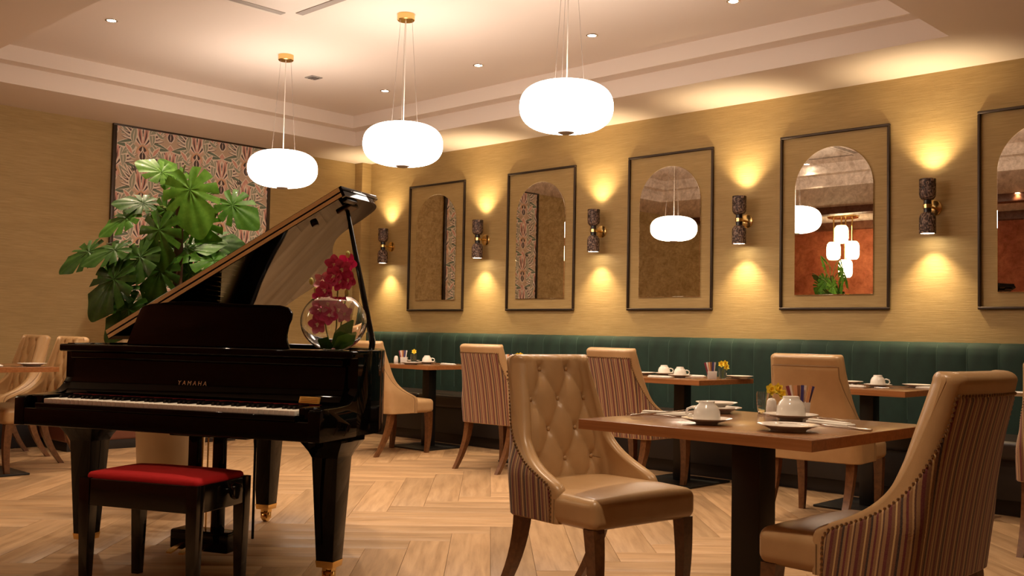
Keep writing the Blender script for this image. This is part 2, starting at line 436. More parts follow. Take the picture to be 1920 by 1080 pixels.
# ------------------------------------------------------------------ wall frames, antique mirrors, sconces
MX = [1.255+1.479*k for k in range(5)]
ordn = ['first', 'second', 'third', 'fourth', 'rightmost']
seen = ['faintly reflecting gold wall', 'reflecting the floral panel', 'reflecting a lit globe pendant', 'reflecting a four-lamp cluster', 'cut off by the photo edge']
fw, z0, z1 = .872, 1.263, 2.610
def rail(lx, lz):
    return MB().rbox(-lx/2, lx/2, -.024, 0, -lz/2, lz/2, .006, 2, 0)
rh = rail(fw, .020).mesh('rail', 'bronze'); rv = rail(.020, z1-z0-.040).mesh('rail', 'bronze')
ap = [(-.3125, 0), (.3125, 0)]+[(.3125*math.cos(a), .803+.3125*math.sin(a)) for a in [PI*i/40 for i in range(41)]]
mm = MB().prism(ap, -.012, -.001, axis='y').mesh('glass_panel', 'antique_mirror', bevel=.003, flat=True)
for k, mx in enumerate(MX):
    f = thing('wall_frame', 'thin bronze rectangular wall frame, %s from the room corner%s' % (ordn[k] if k < 4 else 'fifth', ', round the mirror '+seen[k] if k != 4 else ', at the right edge'), 'frame', (mx, 0, z0), 0, 'bronze frames on the wall')
    obj('rail', rh, f, (0, 0, .010)); obj('rail', rh, f, (0, 0, z1-z0-.010))
    obj('rail', rv, f, (-fw/2+.010, 0, (z1-z0)/2)); obj('rail', rv, f, (fw/2-.010, 0, (z1-z0)/2))
    g = obj('arched_mirror', mm, None, (mx, 0, 1.378))
    tag(g, 'arched antique mirror, %s from the room corner, %s' % (ordn[k] if k < 4 else 'fifth', seen[k]), 'mirror', 'arched mirrors on the wall')

def spot(name, parent, loc, rot, energy, size, blend, col, rad):
    d = bpy.data.lights.new(name, 'SPOT'); d.energy = energy; d.spot_size = math.radians(size); d.spot_blend = blend; d.color = col; d.shadow_soft_size = rad
    return obj(name, d, parent, loc, rot)
def sconce_proto(loc, label):
    t = thing('wall_sconce', label, 'wall lamp', loc, 0, 'bark-textured wall sconces')
    part('backplate', MB().lathe([(0, -.014), (.048, -.014), (.054, -.010), (.054, 0), (0, 0)], 28, axis='y'), 'brass', t)
    part('arm', MB().tube([(0, -.005, 0), (0, -.12, 0)], .009, 10), 'brass', t)
    part('collar', MB().lathe([(0, -.045), (.026, -.045), (.026, -.018), (.029, -.017), (.029, .017), (.026, .018), (.026, .045), (0, .045)], 20, (0, -.12, 0)), ['dark_collar'], t)
    part('band', MB().lathe([(.028, -.015), (.031, -.013), (.031, .013), (.028, .015)], 20, (0, -.12, 0)), 'brass', t)
    prof = [(.0, .040), (.024, .040), (.040, .048), (.052, .066), (.055, .085), (.055, .188), (.053, .190), (.047, .188), (.047, .10), (0, .10)]
    up = part('shade', MB().lathe(prof, 36, (0, -.12, 0)), 'bark_ceramic', t)
    part('lens', MB().lathe([(0, .150), (.046, .150), (.046, .146), (0, .146)], 24, (0, -.12, 0)), 'sconce_lens', up)
    lo = part('shade', MB().lathe([(r, -z) for r, z in prof], 36, (0, -.12, 0)), 'bark_ceramic', t)
    part('lens', MB().lathe([(0, -.186), (.046, -.186), (.046, -.182), (0, -.182)], 24, (0, -.12, 0)), 'sconce_lens', lo)
    spot('sconce_uplight', t, (0, -.12, .158), (PI, 0, 0), L_SCONCE, 100, 1.0, WARM2, .012)
    spot('sconce_downlight', t, (0, -.12, -.192), (0, 0, 0), L_SCONCE, 96, 1.0, WARM2, .012)
    return t
sx = [.515+1.481*k for k in range(5)]
slab = ['dark bark-textured sconce left of the first mirror, in the room corner', 'dark bark-textured sconce between the first and second mirrors', 'dark bark-textured sconce between the second and third mirrors', 'dark bark-textured sconce between the third and fourth mirrors', 'dark bark-textured sconce between the fourth and rightmost mirrors']
s0 = sconce_proto((sx[0], 0, 1.973), slab[0])
for k in range(1, 5):
    c = copy_tree(s0); c.location = (sx[k], 0, 1.973); c['label'] = slab[k]

# ------------------------------------------------------------------ floral panel on the left wall
art = thing('floral_panel', 'large dark-framed panel of mirrored pink, cream and sage floral print', 'wall panel', (0, -2.10, 1.25))
AW, AH = 1.64, 1.67
part('backing', MB().box(.002, .018, -AW/2, AW/2, 0, AH), 'art_sand', art)
for (y0_, y1_, za, zb) in ((-AW/2-.03, AW/2+.03, AH-.005, AH+.028), (-AW/2-.03, AW/2+.03, -.028, .005), (-AW/2-.03, -AW/2+.004, .005, AH-.005), (AW/2-.004, AW/2+.03, .005, AH-.005)):
    part('frame_bar', MB().box(.001, .034, y0_, y1_, za, zb), 'bronze', art, bevel=.003)
amats = ['art_cream', 'art_pink', 'art_rust', 'art_sage', 'art_dark', 'art_green', 'art_rose', 'art_sand']
pb = MB(); lay = [0]
def petal(cx, cy, L, w, ang, mi, bend=0.0, n=7, tip=1.0):
    lay[0] += 1; h = .0186+.0000025*lay[0]
    pts = []
    for sgn in (1, -1):
        rng = range(n+1) if sgn > 0 else range(n-1, 0, -1)
        for i in rng:
            q = i/n; ww = w*math.sin(PI*q**tip)*.5*sgn; xx = q*L; yy = ww+bend*L*q*q
            pts.append((cx+xx*math.cos(ang)-yy*math.sin(ang), cy+xx*math.sin(ang)+yy*math.cos(ang)))
    out = [p for p in pts]
    if max(p[0] for p in out) > AW/2-.004 or min(p[0] for p in out) < -AW/2+.004 or max(p[1] for p in out) > AH-.006 or min(p[1] for p in out) < .006:
        out = [(min(max(p[0], -AW/2+.004), AW/2-.004), min(max(p[1], .006), AH-.006)) for p in out]
    pb.add([(h, p[0], p[1]) for p in out], [tuple(range(len(out)))], mi)
def sym(cx, cy, dx, dy, L, w, deg, mi, bend=0, **k):
    a = math.radians(deg)
    petal(cx+dx, cy+dy, L, w, PI/2-a, mi, bend, **k); petal(cx-dx, cy+dy, L, w, PI/2+a, mi, -bend, **k)
TW, TH = .56, .44
def motif(cx, cy):
    for dx_, d_, mi, L_ in ((.05, 58, 3, .26), (.03, 120, 5, .25), (.06, 152, 3, .22)):
        sym(cx, cy, dx_, .02, L_, .095, d_, 0, .25); sym(cx, cy, dx_+.003, .022, L_*.95, .072, d_, mi, .25); sym(cx, cy, dx_+.006, .024, L_*.8, .010, d_, 0, .25)
    sym(cx, cy, .012, -.07, .22, .11, 32, 7, .15); sym(cx, cy, .010, -.06, .17, .055, 30, 6, .15)
    for d_, L_, w_ in ((84, .22, .050), (66, .23, .054), (48, .24, .054), (102, .19, .046)):
        sym(cx, cy, .02, .04, L_, w_, d_, 4, .18); sym(cx, cy, .023, .042, L_*.96, w_*.82, d_, 0, .18); sym(cx, cy, .03, .046, L_*.76, w_*.28, d_, 4, .18)
    petal(cx, cy-.02, .26, .15, PI/2, 0); petal(cx, cy-.015, .245, .125, PI/2, 1); petal(cx, cy-.005, .20, .085, PI/2, 6); petal(cx, cy+.02, .15, .042, PI/2, 0); petal(cx, cy+.05, .09, .014, PI/2, 4)
    sym(cx, cy, .008, -.02, .20, .074, 26, 0, .3); sym(cx, cy, .008, -.018, .19, .056, 26, 1, .3); sym(cx, cy, .010, -.01, .14, .014, 26, 4, .3)
    sym(cx, cy, .012, -.03, .17, .052, 48, 0, .35); sym(cx, cy, .016, -.03, .14, .016, 48, 4, .35)
    petal(cx, cy-.02, .13, .13, -PI/2, 2); sym(cx, cy, 0, -.035, .09, .045, 158, 4, -.1); petal(cx, cy-.035, .075, .018, -PI/2, 0)
    sym(cx, cy, .10, -.13, .13, .048, 20, 0, -.3); sym(cx, cy, .104, -.125, .11, .028, 20, 1, -.3); sym(cx, cy, .06, -.16, .11, .042, 75, 0, .3); sym(cx, cy, .062, -.158, .10, .028, 75, 3, .3)
    sym(cx, cy, .0, -.16, .10, .045, 35, 6, .1); petal(cx, cy-.17, .11, .04, PI/2, 0); petal(cx, cy-.165, .085, .020, PI/2, 4)
    for d_ in (22, 42): sym(cx, cy, .05, .13, .10, .014, d_, 4, .1)
    sym(cx, cy, .085, -.03, .19, .080, 12, 0, .3); sym(cx, cy, .087, -.026, .175, .058, 12, 3, .3); sym(cx, cy, .089, -.02, .14, .008, 12, 0, .3)
    sym(cx, cy, .012, -.09, .10, .062, 183, 0, .0); sym(cx, cy, .012, -.094, .086, .042, 184, 4, .0); petal(cx, cy-.10, .07, .008, -PI/2, 0)
for r_ in range(-1, 6):
    for c_ in range(-4, 5):
        cx_ = c_*TW/2; cy_ = .22+r_*TH+(TH/2 if c_ % 2 else 0)
        if -AW/2-.05 < cx_ < AW/2+.05 and -.1 < cy_ < AH+.1: motif(cx_, cy_)
part('printed_pattern', pb, amats, art, fixn=False, flat=True)
tmp = art.children[-1].data

# ------------------------------------------------------------------ ceiling fittings
def pendant(x, y, zc, label):
    t = thing('pendant_lamp', label, 'pendant lamp', (x, y, zc), 0, 'white globe pendants in a row')
    top = ZC-zc
    part('canopy', MB().lathe([(0, top-.045), (.055, top-.045), (.06, top-.04), (.06, top), (0, top)], 28), 'brass', t)
    prof = [(max(1e-4, .270*max(0, math.sin(a))**.62), -.142*math.copysign(abs(math.cos(a))**.86, math.cos(a))) for a in [PI*i/32 for i in range(33)]]
    part('globe', MB().lathe(prof, 56), 'opal_glow', t)
    part('bottom_cap', MB().lathe([(0, -.158), (.03, -.157), (.048, -.149), (.048, -.142), (0, -.142)], 24), 'cap_grey', t)
    part('cord', MB().tube([(0, 0, .14), (0, 0, top-.04)], .0035, 6), 'cord', t)
    for k in range(3):
        a = 2*PI*k/3+.5
        part('suspension_wire', MB().tube([(.10*math.cos(a), .10*math.sin(a), .138), (.045*math.cos(a), .045*math.sin(a), top-.04)], .0013, 5), 'wire', t)
for k, (pxx, pyy, Y_) in enumerate(((530, 317, -2.67), (755.5, 271, -2.72), (1062, 201, -2.74))):
    p = px(pxx, pyy, 1, Y_)
    pendant(p.x, Y_, p.z, ['white oblate glass pendant nearest the floral panel, smallest in the row', 'middle white oblate glass pendant above the open piano lid', 'largest white oblate glass pendant, nearest the camera, right of centre'][k])
def downlight(x, y, z, label, group='recessed ceiling downlights', e=L_DOWN):
    t = thing('downlight', label, 'downlight', (x, y, z), 0, group)
    part('trim_ring', MB().lathe([(.030, -.004), (.034, -.006), (.043, -.004), (.044, 0), (.030, 0)], 24), 'chrome', t)
    part('lens', MB().lathe([(0, -.0035), (.030, -.0035), (.030, -.001), (0, -.001)], 20), 'led_lens', t)
    spot('downlight_beam', t, (0, 0, -.02), (0, 0, 0), e, 105, .7, WARM, .03)
dl = [(722, 170, 'downlight left of centre, just right of the middle pendant cord'), (897, 122, 'downlight between the middle and largest pendants'), (1110, 66, 'downlight right of the largest pendant cords'), (1375, 2, 'downlight at the top edge above the third mirror'), (209, 38, 'downlight at upper left near the tray corner')]
for a in dl: p = px(a[0], a[1], 2, ZC); downlight(p.x, p.y, ZC, a[2])
for a, w in (((3.2, -4.36), 'left'), ((4.7, -4.05), 'middle'), ((5.85, -4.05), 'right')): downlight(a[0], a[1], ZC, w+' one of three ceiling downlights over the piano, out of the photo')
for k, a in enumerate(((7.7, -2.2), (9.3, -2.2), (7.7, -5.2), (10.6, -4.2), (5.0, -6.4), (2.0, -6.4))):  # unseen fill lamps, added to brighten the front of the room
    downlight(a[0], a[1], ZS, ['downlight above the two striped chairs at the right, out of the photo', 'downlight above the right end of the banquette, out of the photo', 'downlight above the camera side of the front table, out of the photo', 'downlight right of the camera, out of the photo', 'downlight above the piano bench side, out of the photo', 'downlight in the left front part of the room, out of the photo'][k], e=[34.0, 16.0, 42.0, 10.0, 10.0, 12.0][k])
ac = thing('ceiling_cassette', 'white air-conditioning cassette at the top edge of the ceiling', 'air conditioner', (3.72, -3.60, ZC))
part('panel', MB().rbox(-.43, .43, -.43, .43, -.028, .0, .02, 3, 0), 'white_plastic', ac)
part('grille', MB().rbox(-.27, .27, -.27, .27, -.036, -.02, .008, 2, 0), 'white_plastic', ac)
for k in range(4):
    a = k*PI/2
    part('louvre', MB().rbox(-.27, .27, .315, .375, -.033, -.024, .004, 1, 0), 'grille_grey', ac, rot=(0, 0, a))
v_ = px(588, 145, 2, ZC)
sv = thing('ceiling_sensor', 'small grey square vent on the ceiling beside the leftmost pendant cord', 'vent', (v_.x, v_.y, ZC))
part('plate', MB().rbox(-.055, .055, -.055, .055, -.008, 0, .003, 1, 0), 'cap_grey', sv)
for k in range(3): part('slot', MB().box(-.04, .04, -.032+k*.026, -.020+k*.026, -.0095, -.008), 'dark_collar', sv)
# lamp cluster before the terracotta wall (seen in the fourth mirror)
def cluster(cx, cy):
    t = thing('pendant_cluster', 'cluster of four ribbed glass lamps on brass rods, seen in the fourth mirror', 'pendant lamp', (cx, cy, ZS))
    part('ceiling_plate', MB().lathe([(0, -.03), (.22, -.03), (.23, -.02), (.23, 0), (0, 0)], 32), 'brass', t)
    for (dx, dy, zz) in ((0, .05, -.285), (-.15, .0, -.53), (.15, 0, -.53), (.02, -.05, -.80)):
        r = part('rod', MB().tube([(dx, dy, 0), (dx, dy, zz+.1)], .012, 8), 'brass', t)
        b = MB(); n = 40; rings = []
        for (rr, z) in ((.02, .19), (.09, .185), (.125, .14), (.135, .08), (.135, -.08), (.125, -.14), (.09, -.18), (.02, -.185)):
            rr *= .74; z *= .74; rings.append([((rr*(1+.03*(i % 2)))*math.cos(2*PI*i/n)+dx, (rr*(1+.03*(i % 2)))*math.sin(2*PI*i/n)+dy, z+zz) for i in range(n)])
        b.loft(rings); part('glass_shade', b, 'cluster_glow', r)
cluster(2.16, -7.50)

# ================================================================== chairs
SZ0, STOP = .350, .932
def tuft(y, z):
    p = y/.145+(z-.90)/.235; q = y/.145-(z-.90)/.235
    p += .5; q += .5
    h = (abs(math.sin(PI*p))*abs(math.sin(PI*q)))**.42
    return h
BUTTONS = [(-.0725, .9), (.0725, .9), (-.145, .7825), (0, .7825), (.145, .7825), (-.0725, .665), (.0725, .665), (-.145, .5475), (0, .5475), (.145, .5475)]
def ch_xf(z): return sinterp(z, [.35, .455, .485, .505, .53, .57, .62, .70, .80, .95], [.095, .095, .080, .042, -.015, -.080, -.128, -.172, -.212, -.272])
def ch_xb(z): return sinterp(z, [.35, .5, .7, .95], [-.185, -.208, -.246, -.312])
def ch_hw(z): return sinterp(z, [.35, .5, .62, .8, .95], [.276, .273, .248, .224, .212])
TB, TA = .056, .050
def outer_path(z, na=8, nc=6, nb=40):
    xf, xb, hw = ch_xf(z), ch_xb(z), ch_hw(z); r = .055; P = []
    for i in range(na): P.append((lerp(xf, xb+r, i/na), hw))
    for i in range(nc):
        a = PI/2*i/nc; P.append((xb+r-r*math.sin(a), hw-r+r*math.cos(a)))
    for i in range(nb+1): P.append((xb-.012*(1-(2*i/nb-1)**2), lerp(hw-r, -hw+r, i/nb)))
    return P+[(x, -y) for x, y in P[:na+nc][::-1]]
def tuft_d(y, z):
    hw = ch_hw(z)-TA; fade = max(0, min(1, (hw-abs(y))/.05)) if abs(y) < hw else 0
    d = .020*tuft(y, z)*fade+.014*fade
    for by, bz in BUTTONS:
        rr = ((y-by)**2+(z-bz)**2)/.022**2
        if rr < 6: d -= .012*math.exp(-rr)*fade
    return d
def inner_path(z, na=8, nc=6, nb=40):
    xf, xb, hw = ch_xf(z), ch_xb(z)+TB, ch_hw(z)-TA; r = .035; P = []
    xs = max(xf, xb+r+.004)
    for i in range(na): P.append((lerp(xs, xb+r, i/na), hw))
    for i in range(nc):
        a = PI/2*i/nc; P.append((xb+r-r*math.sin(a), hw-r+r*math.cos(a)))
    for i in range(nb+1): P.append((xb, lerp(hw-r, -hw+r, i/nb)))
    P = P+[(x, -y) for x, y in P[:na+nc][::-1]]
    out = []
    for x, y in P:
        d = 0
        fade = max(0, min(1, (hw-abs(y))/.05)) if abs(y) < hw else 0
        if x < xb+r+.002:
            d = .020*tuft(y, z)*fade+.014*fade
            for by, bz in BUTTONS:
                rr = ((y-by)**2+(z-bz)**2)/.022**2
                if rr < 6: d -= .012*math.exp(-rr)*fade
        out.append((x+d, y))
    return out
def chair_shell():
    b = MB(); rings = []; nz = 56
    for k in range(nz+1):
        z = lerp(SZ0, STOP, k/nz); O = outer_path(z); I = inner_path(z)
        loop = [(x, y, z) for x, y in O]
        for i in range(1, 5):
            a = PI*i/5; e0, e1 = O[-1], I[-1]; mx, my = (e0[0]+e1[0])/2, (e0[1]+e1[1])/2
            loop.append((mx+(e0[0]-mx)*math.cos(a)+.020*math.sin(a), my+(e0[1]-my)*math.cos(a), z))
        loop += [(x, y, z) for x, y in I[::-1]]
        for i in range(1, 5):
            a = PI*i/5; e0, e1 = I[0], O[0]; mx, my = (e0[0]+e1[0])/2, (e0[1]+e1[1])/2
            loop.append((mx+(e0[0]-mx)*math.cos(a)+.020*math.sin(a), my+(e0[1]-my)*math.cos(a), z))
        rings.append(loop)
    N = len(outer_path(STOP)); top = rings[-1]; L = len(top)
    mid = {}
    for j in range(N):
        o, i_ = j, N+4+(N-1-j); m_ = tuple((top[o][c]+top[i_][c])/2 for c in range(3)); mid[o] = m_; mid[i_] = m_
    for i in range(4): mid[N+i] = mid[N-1]; mid[2*N+4+i] = mid[0]
    for k in range(1, 6):
        a = PI/2*k/5
        rings.append([tuple(mid[j][c]+(top[j][c]-mid[j][c])*math.cos(a) for c in range(2))+(STOP+.027*math.sin(a),) for j in range(L)])
    b.loft(rings, cap=False)
    b.add(rings[0], [tuple(range(L))])
    return b.mesh('backrest', 'leather', sharp=75)
def cover_grid(off=.004):
    """outer back cover: grid on the outside of the shell, with arc length as u"""
    b = MB(); rows = []; uv = []; edge_l = []; edge_r = []; top = []
    nz, ns = 40, 72; zt = STOP-.040
    for k in range(nz+1):
        z = lerp(SZ0+.004, zt, k/nz); P = outer_path(z); D = [0]
        for i in range(1, len(P)): D.append(D[-1]+math.dist(P[i], P[i-1]))
        T = D[-1]; row = []; inset = sinterp(z, [.35, .47, .55, .65, .80, .95], [.022, .024, .030, .042, .056, .060])
        for i in range(ns+1):
            s = lerp(inset, T-inset, i/ns); j = 0
            while j < len(D)-2 and D[j+1] < s: j += 1
            t = (s-D[j])/max(1e-9, D[j+1]-D[j]); x = lerp(P[j][0], P[j+1][0], t); y = lerp(P[j][1], P[j+1][1], t)
            dx, dy = P[j+1][0]-P[j][0], P[j+1][1]-P[j][1]; l = math.hypot(dx, dy) or 1
            nx, ny = dy/l, -dx/l
            o_ = off if 0 < i < ns and k < nz else -.001
            row.append((x-nx*o_ if False else x+nx*o_*sgn_fix(x, y, nx, ny), y+ny*o_*sgn_fix(x, y, nx, ny), z)); uv.append((s-T/2+10, z))
        rows.append(row); edge_l.append(row[0]); edge_r.append(row[-1])
    b.loft(rows, cap=False, closed=False); b.uv = uv
    return b, edge_l, rows[-1], edge_r
def sgn_fix(x, y, nx, ny): return 1 if (x+.05)*nx+y*ny > 0 else -1
def resample(path, step):
    out = [Vector(path[0])]; acc = 0
    for a, b in zip(path, path[1:]):
        a, b = Vector(a), Vector(b); L = (b-a).length; d = step-acc
        while d <= L: out.append(a+(b-a)*(d/L)); d += step
        acc = (acc+L) % step
    return out
def sqring(c, hx, hy): return [(c[0]-hx, c[1]-hy, c[2]), (c[0]+hx, c[1]-hy, c[2]), (c[0]+hx, c[1]+hy, c[2]), (c[0]-hx, c[1]+hy, c[2])]
def make_chair(name, striped):
    t = thing(name, 'x', 'chair')
    obj('backrest', chair_shell_mesh, t)
    cb, el, tp, er = cover_grid()
    cv = part('back_cover', cb, 'stripe_fabric' if striped else 'leather', t, fixn=False, sharp=80)
    line = el+tp[1:-1]+er[::-1]
    nb = MB()
    if striped:
        for p in resample(line, .0155):
            r = math.hypot(p.x+.05, p.y) or 1
            nb.ball((p.x+(p.x+.05)/r*.003, p.y+p.y/r*.003, p.z), .0052, 6, 4)
        part('nailhead_trim', nb, 'nail_bronze', cv)['kind'] = 'stuff'
    else:
        part('piping', MB().tube(resample(line, .02), .0042, 6), 'leather_seam', cv)
    for by, bz in BUTTONS:
        part('button', MB().ball((ch_xb(bz)+TB+.010, by, bz), .0085, 10, 6, sc=(.6, 1, 1)), 'leather', t)
    tb = MB()
    def sx_(y, z): return ch_xb(z)+TB+tuft_d(y, z)
    prs = [(a, b) for a in BUTTONS for b in BUTTONS if b[1] < a[1]-.05 and b[1] > a[1]-.15 and abs(abs(a[0]-b[0])-.0725) < .01]
    prs += [((y_, z_), (math.copysign(ch_hw(z_)-TA-.012, y_), z_-.012)) for y_, z_ in BUTTONS if abs(y_) > .1]
    for a, b in prs:
        tb.tube([(sx_(lerp(a[0], b[0], q/10), lerp(a[1], b[1], q/10))+.0002, lerp(a[0], b[0], q/10), lerp(a[1], b[1], q/10)) for q in range(11)], .0016, 5)
    part('tufting_seams', tb, 'leather_seam', t)
    def crown(p):
        u_, w_ = p.x/.305, p.y/.275
        q = max(0, 1-abs(u_)**3)*max(0, 1-abs(w_)**3)
        z = p.z+(.020*q if p.z > .43 else 0); y = p.y*(1-.10*max(0, (.10-p.x)/.3))
        return (p.x, y, z)
    st = part('seat', MB().rbox(-.165, .302, -.275, .275, SZ0-.002, .462, .034, 4, 6, crown), 'leather', t, sharp=60)
    part('seat_seam', MB().tube([(-.0+.092, s_*.2765, z_) for s_ in (1,) for z_ in (.352, .40, .44)], .002, 5), 'leather_seam', st)
    part('seat_seam', MB().tube([(-.0+.092, -.2765, z_) for z_ in (.352, .40, .44)], .002, 5), 'leather_seam', st)
    for sy in (-1, 1):
        rg = []
        for k in range(9):
            q = k/8; z = lerp(SZ0+.004, 0, q); w = lerp(.027, .016, q); rg.append(sqring((.262+.012*math.sin(PI*q)-.006*q, sy*(.238-.008*q), z), w, w))
        part('leg', MB().loft(rg), 'leg_wood', t, sharp=35)
        rg = []
        for k in range(9):
            q = k/8; z = lerp(SZ0+.004, 0, q); w = lerp(.027, .017, q); rg.append(sqring((-.145-.03*q-.122*q*q, sy*(.222-.004*q), z), w, w*.9))
        part('leg', MB().loft(rg), 'leg_wood', t, sharp=35)
    return t
chair_shell_mesh = chair_shell()
cs = make_chair('dining_chair', True); cp = make_chair('dining_chair', False)
GS = 'striped-back leather dining chairs'; GP = 'plain leather-back dining chairs'
used = {}
def chair(proto, x, y, deg, label, group):
    o = proto if id(proto) not in used else copy_tree(proto); used[id(proto)] = 1
    o.location = (x, y, 0); o.rotation_euler = (0, 0, math.radians(deg)); o['label'] = label; o['group'] = group; return o
chair(cs, 6.672, -4.018, -6.5, 'tan leather chair showing its button-tufted front, left of the front table', GS)
chair(cs, 7.878, -4.045, 176.2, 'large foreground chair seen from its maroon-striped back, lower right', GS)
chair(cs, 3.684, -1.446, 92.5, 'striped-back chair just left of the tufted chair, at the banquette', GS)
chair(cs, 4.91, -1.39, 87.3, 'striped-back chair behind the left corner of the front table', GS)
chair(cs, 7.75, -1.47, 92, 'striped-back chair barely showing at the right photo edge', GS)
chair(cp, 6.391, -1.536, 95.6, 'plain tan leather-backed chair behind the right half of the front table', GP)
chair(cp, 2.34, -1.497, 91, 'plain leather chair half hidden behind the right end of the piano', GP)
chair(cp, .73, -4.10, 270, 'tan leather chair at the left edge with its tall back fully showing', GP)
chair(cp, 1.62, -4.18, 270, 'tan leather chair tucked under the left table, its back hidden by the piano', GP)

# ================================================================== tables
def table(name, x, y, wx, wy, label, base=.5, group=None, pole=.045):
    t = thing(name, label, 'table', (x, y, 0), 0, group)
    tp = part('table_top', MB().rbox(-wx/2, wx/2, -wy/2, wy/2, .715, .75, .003, 1, 0), 'table_wood', t)
    e = MB()
    for (a, b, c, d) in ((-wx/2-.002, wx/2+.002, -wy/2-.002, -wy/2+.001), (-wx/2-.002, wx/2+.002, wy/2-.001, wy/2+.002), (-wx/2-.002, -wx/2+.001, -wy/2+.001, wy/2-.001), (wx/2-.001, wx/2+.002, -wy/2+.001, wy/2-.001)):
        part('edge_band', MB().box(a, b, c, d, .7155, .7485), 'table_edge', tp)
    part('column', MB().rbox(-pole, pole, -pole, pole, .012, .714, .004, 1, 0), 'black_steel', t)
    part('top_bracket', MB().box(-.15, .15, -.15, .15, .706, .7145), 'black_steel', t)
    part('base_plate', MB().rbox(-base/2, base/2, -base/2, base/2, 0, .014, .004, 1, 0), 'black_steel', t)
    return t
GT = 'square walnut tables along the banquette'
TBL = dict(A=(2.25, -.94), B=(3.64, -.94), C=(5.0, -.94), D=(6.40, -.94), E=(7.80, -.94))
table('dining_table', 7.355, -3.965, .87, .85, 'walnut-topped square table in the foreground with cups and cutlery', .62, pole=.055)
table('dining_table', *TBL['A'], .74, .70, 'small table by the green banquette just right of the piano', .5, GT)
table('dining_table', *TBL['B'], .74, .70, 'small banquette table hidden behind the tufted chair', .5, GT)
table('dining_table', *TBL['C'], .74, .70, 'banquette table with two cups, behind the left half of the front table', .5, GT)
table('dining_table', *TBL['D'], .74, .70, 'banquette table with one cup, left of the foreground striped chair', .5, GT)
table('dining_table', *TBL['E'], .74, .70, 'banquette table glimpsed at the right photo edge', .5, GT)
table('dining_table', 1.65, -4.55, .74, .74, 'walnut table at the left photo edge beside the piano', .5)

# ================================================================== the grand piano
PO = Vector((4.544, -5.071, 0)); PA = math.radians(23.766)
pn = thing('grand_piano', 'glossy black grand piano with its lid propped open', 'piano', PO, PA)
UL, UR = -.04, 1.45
ZT, ZB = .962, .615
def smooth_poly(pts, n=8):
    out = []
    for i in range(len(pts)-1):
        p0, p1, p2, p3 = pts[max(0, i-1)], pts[i], pts[i+1], pts[min(len(pts)-1, i+2)]
        for k in range(n):
            t = k/n
            out.append(tuple(.5*((2*p1[c])+(-p0[c]+p2[c])*t+(2*p0[c]-5*p1[c]+4*p2[c]-p3[c])*t*t+(-p0[c]+3*p1[c]-3*p2[c]+p3[c])*t**3) for c in range(2)))
    out.append(pts[-1]); return out
def bent(right):   # bentside from the treble corner round to the tail, in plan
    k = right/1.45
    return smooth_poly([(x*k, y) for x, y in ((1.45, .30), (1.448, .44), (1.41, .515), (1.32, .545), (1.22, .555), (1.13, .585), (1.05, .66), (.97, .775), (.915, .88), (.86, .965), (.78, 1.03), (.66, 1.07), (.5, 1.09), (.36, 1.12), (.22, 1.17))], 6)
rimside = smooth_poly([(1.45, .05), (1.44, .13), (1.405, .22), (1.35, .31), (1.285, .40), (1.21, .48), (1.13, .565), (1.05, .66), (.97, .775), (.915, .88), (.86, .965), (.78, 1.03), (.66, 1.07), (.5, 1.09), (.36, 1.12), (.22, 1.17)], 6)
curve = [(UR, -.10)]+rimside+[(.12, 1.19), (.02, 1.18), (UL, 1.12), (UL, -.10)]
def offset_in(poly, d):
    out = []; n = len(poly)
    for i, p in enumerate(poly):
        a = Vector(poly[max(0, i-1)]); b = Vector(poly[min(n-1, i+1)]); t = (b-a).normalized(); nn = Vector((-t.y, t.x))
        out.append((p[0]+nn.x*d, p[1]+nn.y*d))
    return out
inn = offset_in(curve, .045)
rb = MB(); n = len(curve); rings = []
for i in range(n):
    o, q = curve[i], inn[i]
    rings.append([(o[0], o[1], ZB), (o[0], o[1], ZT-.004), (lerp(o[0], q[0], .12), lerp(o[1], q[1], .12), ZT), (lerp(o[0], q[0], .88), lerp(o[1], q[1], .88), ZT), (q[0], q[1], ZT-.004), (q[0], q[1], ZB)])
rb.loft(rings)
part('rim', rb, 'piano_black', pn, sharp=50)
part('soundboard_plate', MB().prism([(p[0], p[1]) for p in offset_in(curve, .044)][1:-1], .845, .86), 'plate_gold', pn)
part('belly', MB().prism([(p[0], p[1]) for p in offset_in(curve, .05)], ZB+.01, ZB+.04), 'piano_black', pn)
part('felt_strip', MB().box(UL+.06, UR-.06, .13, .17, .86, .950), 'felt_red', pn)
for k in range(40):
    uu = .05+k*.031; vv = interp(uu, [0, .5, .75, .95, 1.1, 1.3], [1.0, .95, .86, .62, .46, .34])
    part('string', MB().tube([(uu+.05, .19, .885), (uu*.93+.02, vv, .885)], .0012, 4, False), 'brass', pn)
# keybed, arms, key slip
part('keybed', MB().rbox(UL+.002, UR-.002, -.385, -.09, ZB, .690, .006, 2, 0), 'piano_black', pn)
part('key_slip', MB().rbox(UL+.11, UR-.11, -.387, -.352, .690, .712, .004, 2, 0), 'piano_black', pn)
prof = [(-.387, ZB)]+[(-.387, .725), (-.380, .736)]+smooth_poly([(-.360, .740), (-.25, .741), (-.165, .750), (-.115, .785), (-.075, .855), (-.045, .925), (-.030, .952), (-.005, ZT)], 5)+[(.02, ZT), (.02, ZB)]
for a, b in ((UL, UL+.052), (UR-.052, UR)):
    part('arm', MB().prism(prof, a, b, axis='x'), 'piano_black', pn, bevel=.003, sharp=50)
for a, b in ((UL+.052, UL+.118), (UR-.118, UR-.052)):
    part('key_block', MB().rbox(a, b, -.35, -.16, .690, .742, .008, 2, 0), 'piano_black', pn)
